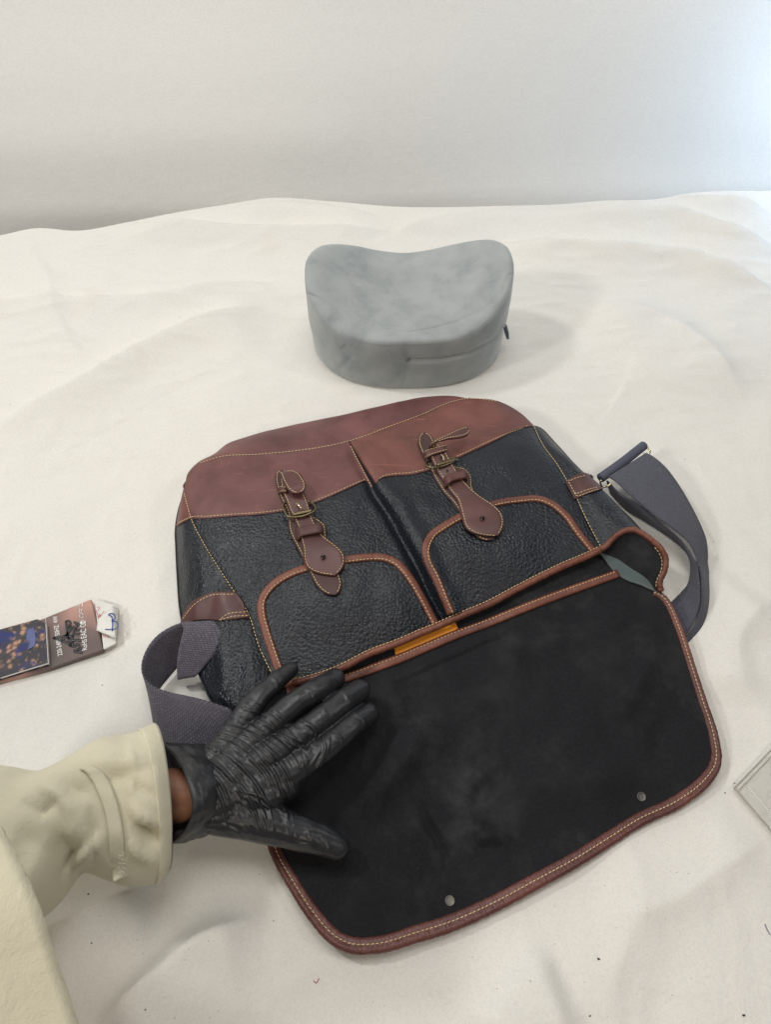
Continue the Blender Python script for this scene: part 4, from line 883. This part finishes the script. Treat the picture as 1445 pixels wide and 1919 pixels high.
def text(body, pos, ang, size, z, mat, parent, name='lettering'):
    cu = bpy.data.curves.new(name, 'FONT'); cu.body = body; cu.size = size; cu.extrude = .00005; cu.offset = .00008
    t = bpy.data.objects.new('tmp', cu); C.objects.link(t); bpy.context.view_layer.update()
    me = bpy.data.meshes.new_from_object(t.evaluated_get(bpy.context.evaluated_depsgraph_get())); bpy.data.objects.remove(t)
    me.materials.clear(); me.materials.append(mat); o = bpy.data.objects.new(name, me); C.objects.link(o)
    o.location = P(*z5_([pos])[0], z); o.rotation_euler = (0, 0, ang); o.parent = parent; o.matrix_parent_inverse = parent.matrix_world.inverted(); return o
def ang_px(a, b):
    a, b = P(*z5_([a])[0], .012), P(*z5_([b])[0], .012); return math.atan2(b[1]-a[1], b[0]-a[0]), np.linalg.norm(b-a)
an, L = ang_px((560, 712), (512, 352))
t1 = text('220-240V  50HZ  4W', (560, 712), an, .0072, .0080, M_INKW, c1_)
bpy.context.view_layer.update(); t1.scale.x = L/max(1e-4, max(v.co.x for v in t1.data.vertices))
an2, L2 = ang_px((790, 664), (785, 560)); t2 = text('RoHS', (783, 664), an2, .0078, .0080, M_INKW, c1_); t2.scale.x = L2*.95/max(v.co.x for v in t2.data.vertices)
an3, L3 = ang_px((775, 556), (765, 400)); t3 = text('EAC CE', (778, 556), an3, .0090, .0080, M_INKW, c1_); t3.scale.x = L3/max(v.co.x for v in t3.data.vertices)
def ringm(c, r, name='print_symbol', k=18, a0=0, a1=6.28):
    ink([(c[0]+math.cos(a)*r*.75, c[1]+math.sin(a)*r) for a in np.linspace(a0, a1, k)], .0080, .00045, M_INKW, c1_, name)
ringm((742, 415), 20); ringm((738, 415), 8); ringm((732, 355), 22, a0=.3, a1=2.0); ringm((732, 355), 22, a0=2.4, a1=4.1); ringm((732, 355), 22, a0=4.5, a1=6.1)
ringm((722, 315), 14); ink([(708, 290), (722, 300), (745, 300)], .0080, .0005, M_INKW, c1_, 'print_symbol'); ink([(738, 240), (742, 275)], .0080, .0007, M_INKW, c1_, 'print_symbol')
for s_ in ([(682, 255), (722, 285)], [(720, 250), (684, 292)], [(690, 262), (688, 285), (716, 282), (712, 258)]): ink(s_, .0080, .0002, M_INKW, c1_, 'print_symbol')

bp = NB('clear_vinyl'); cc_ = bp.coord()
M_CLEAR = bp.done((.86, .85, .81), .16, bp.bump(bp.noise(cc_, 45, 3), .003, .4), Transmission_Weight=.55, IOR=1.2, Alpha=.62)
pz = lambda pts: [(1330+x/9.59, 1380+y/9.59) for x, y in pts]
pouch = empty('plastic_pouch', tuple(P(1440, 1500, 0)), 'corner of a clear plastic pouch lying at the right edge', 'pouch')
q = [P(*pz([(452, 930)])[0], .006), P(*pz([(1500, -160)])[0], .008), P(*pz([(1600, 2280)])[0], .008), P(*pz([(2600, 1200)])[0], .012)]
Gp = coons(cr([q[0], q[1]], 40), cr([q[2], q[3]], 40), cr([q[0], q[2]], 40), cr([q[1], q[3]], 40)); Gp[..., 2] += (.0016*vnoise(Gp.reshape(-1, 3), 40)).reshape(40, 40)
slab('pouch_sheet', Gp, .0008, M_CLEAR, pouch)
M_SEAMV = simple('vinyl_edge', (.38, .36, .31), .3); M_SEAMW = simple('vinyl_fold', (.80, .80, .76), .25)
tube('pouch_edge', cr([Gp[i, 0]+np.array([0, 0, .0006]) for i in range(0, 40, 3)], 60), .0011, M_SEAMV, pouch, 8)
tube('pouch_edge', cr([Gp[0, i]+np.array([0, 0, .0004]) for i in range(0, 40, 3)], 60), .0008, M_SEAMV, pouch, 8)
tube('pouch_seam', cr([Gp[2, i]+np.array([0, 0, .0008]) for i in range(1, 40, 3)], 60), .00045, M_SEAMV, pouch, 6)
tube('pouch_fold', cr([Gp[i, 5]+np.array([0, 0, .0008]) for i in range(3, 40, 3)], 60), .0006, M_SEAMW, pouch, 6)

# lint and crumbs scattered on the sheet
SHB = BVHTree.FromObject(sheet, bpy.context.evaluated_depsgraph_get())
Vl, Fl = [], []
def crumb(x, y, r):
    p, n, i, d = SHB.ray_cast(Vector(EYE), Vector(ray(x, y)).normalized())
    if p is None: return
    p = np.array(p); o = len(Vl); a = random.uniform(0, 6)
    for k in range(6):
        q = a+k*math.pi/3; rr = r*random.uniform(.5, 1.2); Vl.append(p+np.array([math.cos(q)*rr, math.sin(q)*rr*.7, .0002]))
    Vl.append(p+np.array([0, 0, r*.7]))
    for k in range(6): Fl.append((o+k, o+(k+1) % 6, o+6))
for x, y, r in ((1122, 1797, 1.6), (1106, 1904, 1.1), (1395, 1903, 1.4), (282, 1369, 1.2), (165, 1676, 1.2), (171, 1767, .9), (191, 1284, .8), (1240, 480, .9), (1145, 486, .7), (984, 570, .7), (237, 469, .7), (272, 1892, .8), (995, 1839, .6), (1378, 1468, 1.0), (1360, 1486, 1.1), (19, 759, .8), (337, 595, .6), (428, 687, .6), (1284, 861, .8), (1338, 1015, .8), (537, 457, .5), (317, 667, .5)): crumb(x, y, r*.0011)
for k in range(150): crumb(random.uniform(0, 1445), random.choice([random.uniform(440, 1900), random.uniform(1400, 1910)]), random.uniform(.00022, .0006))
tag(mk('lint', Vl, Fl, simple('dark_lint', (.05, .05, .06), .9), smooth=False), 'tiny dark crumbs and lint scattered over the white sheet', 'lint', kind='stuff')
for i, pts in enumerate(([(1434, 1732), (1438, 1742), (1444, 1752)], [(588, 1838), (592, 1842), (598, 1833)])):
    c = [];
    for x, y in pts:
        p = SHB.ray_cast(Vector(EYE), Vector(ray(x, y)).normalized())[0]; c.append(np.array(p)+[0, 0, .0006])
    col = [(.08, .09, .2), (.5, .12, .1), (.45, .38, .28)][i]
    o = tube('thread', cr(c, 20), .00035, simple('loose_thread', col, .8), None, 6)
    tag(o, ['short dark blue thread near the right edge below the pouch', 'short red thread lying below the flap corner', 'fine tan thread curling beside the cushion'][i], 'thread')
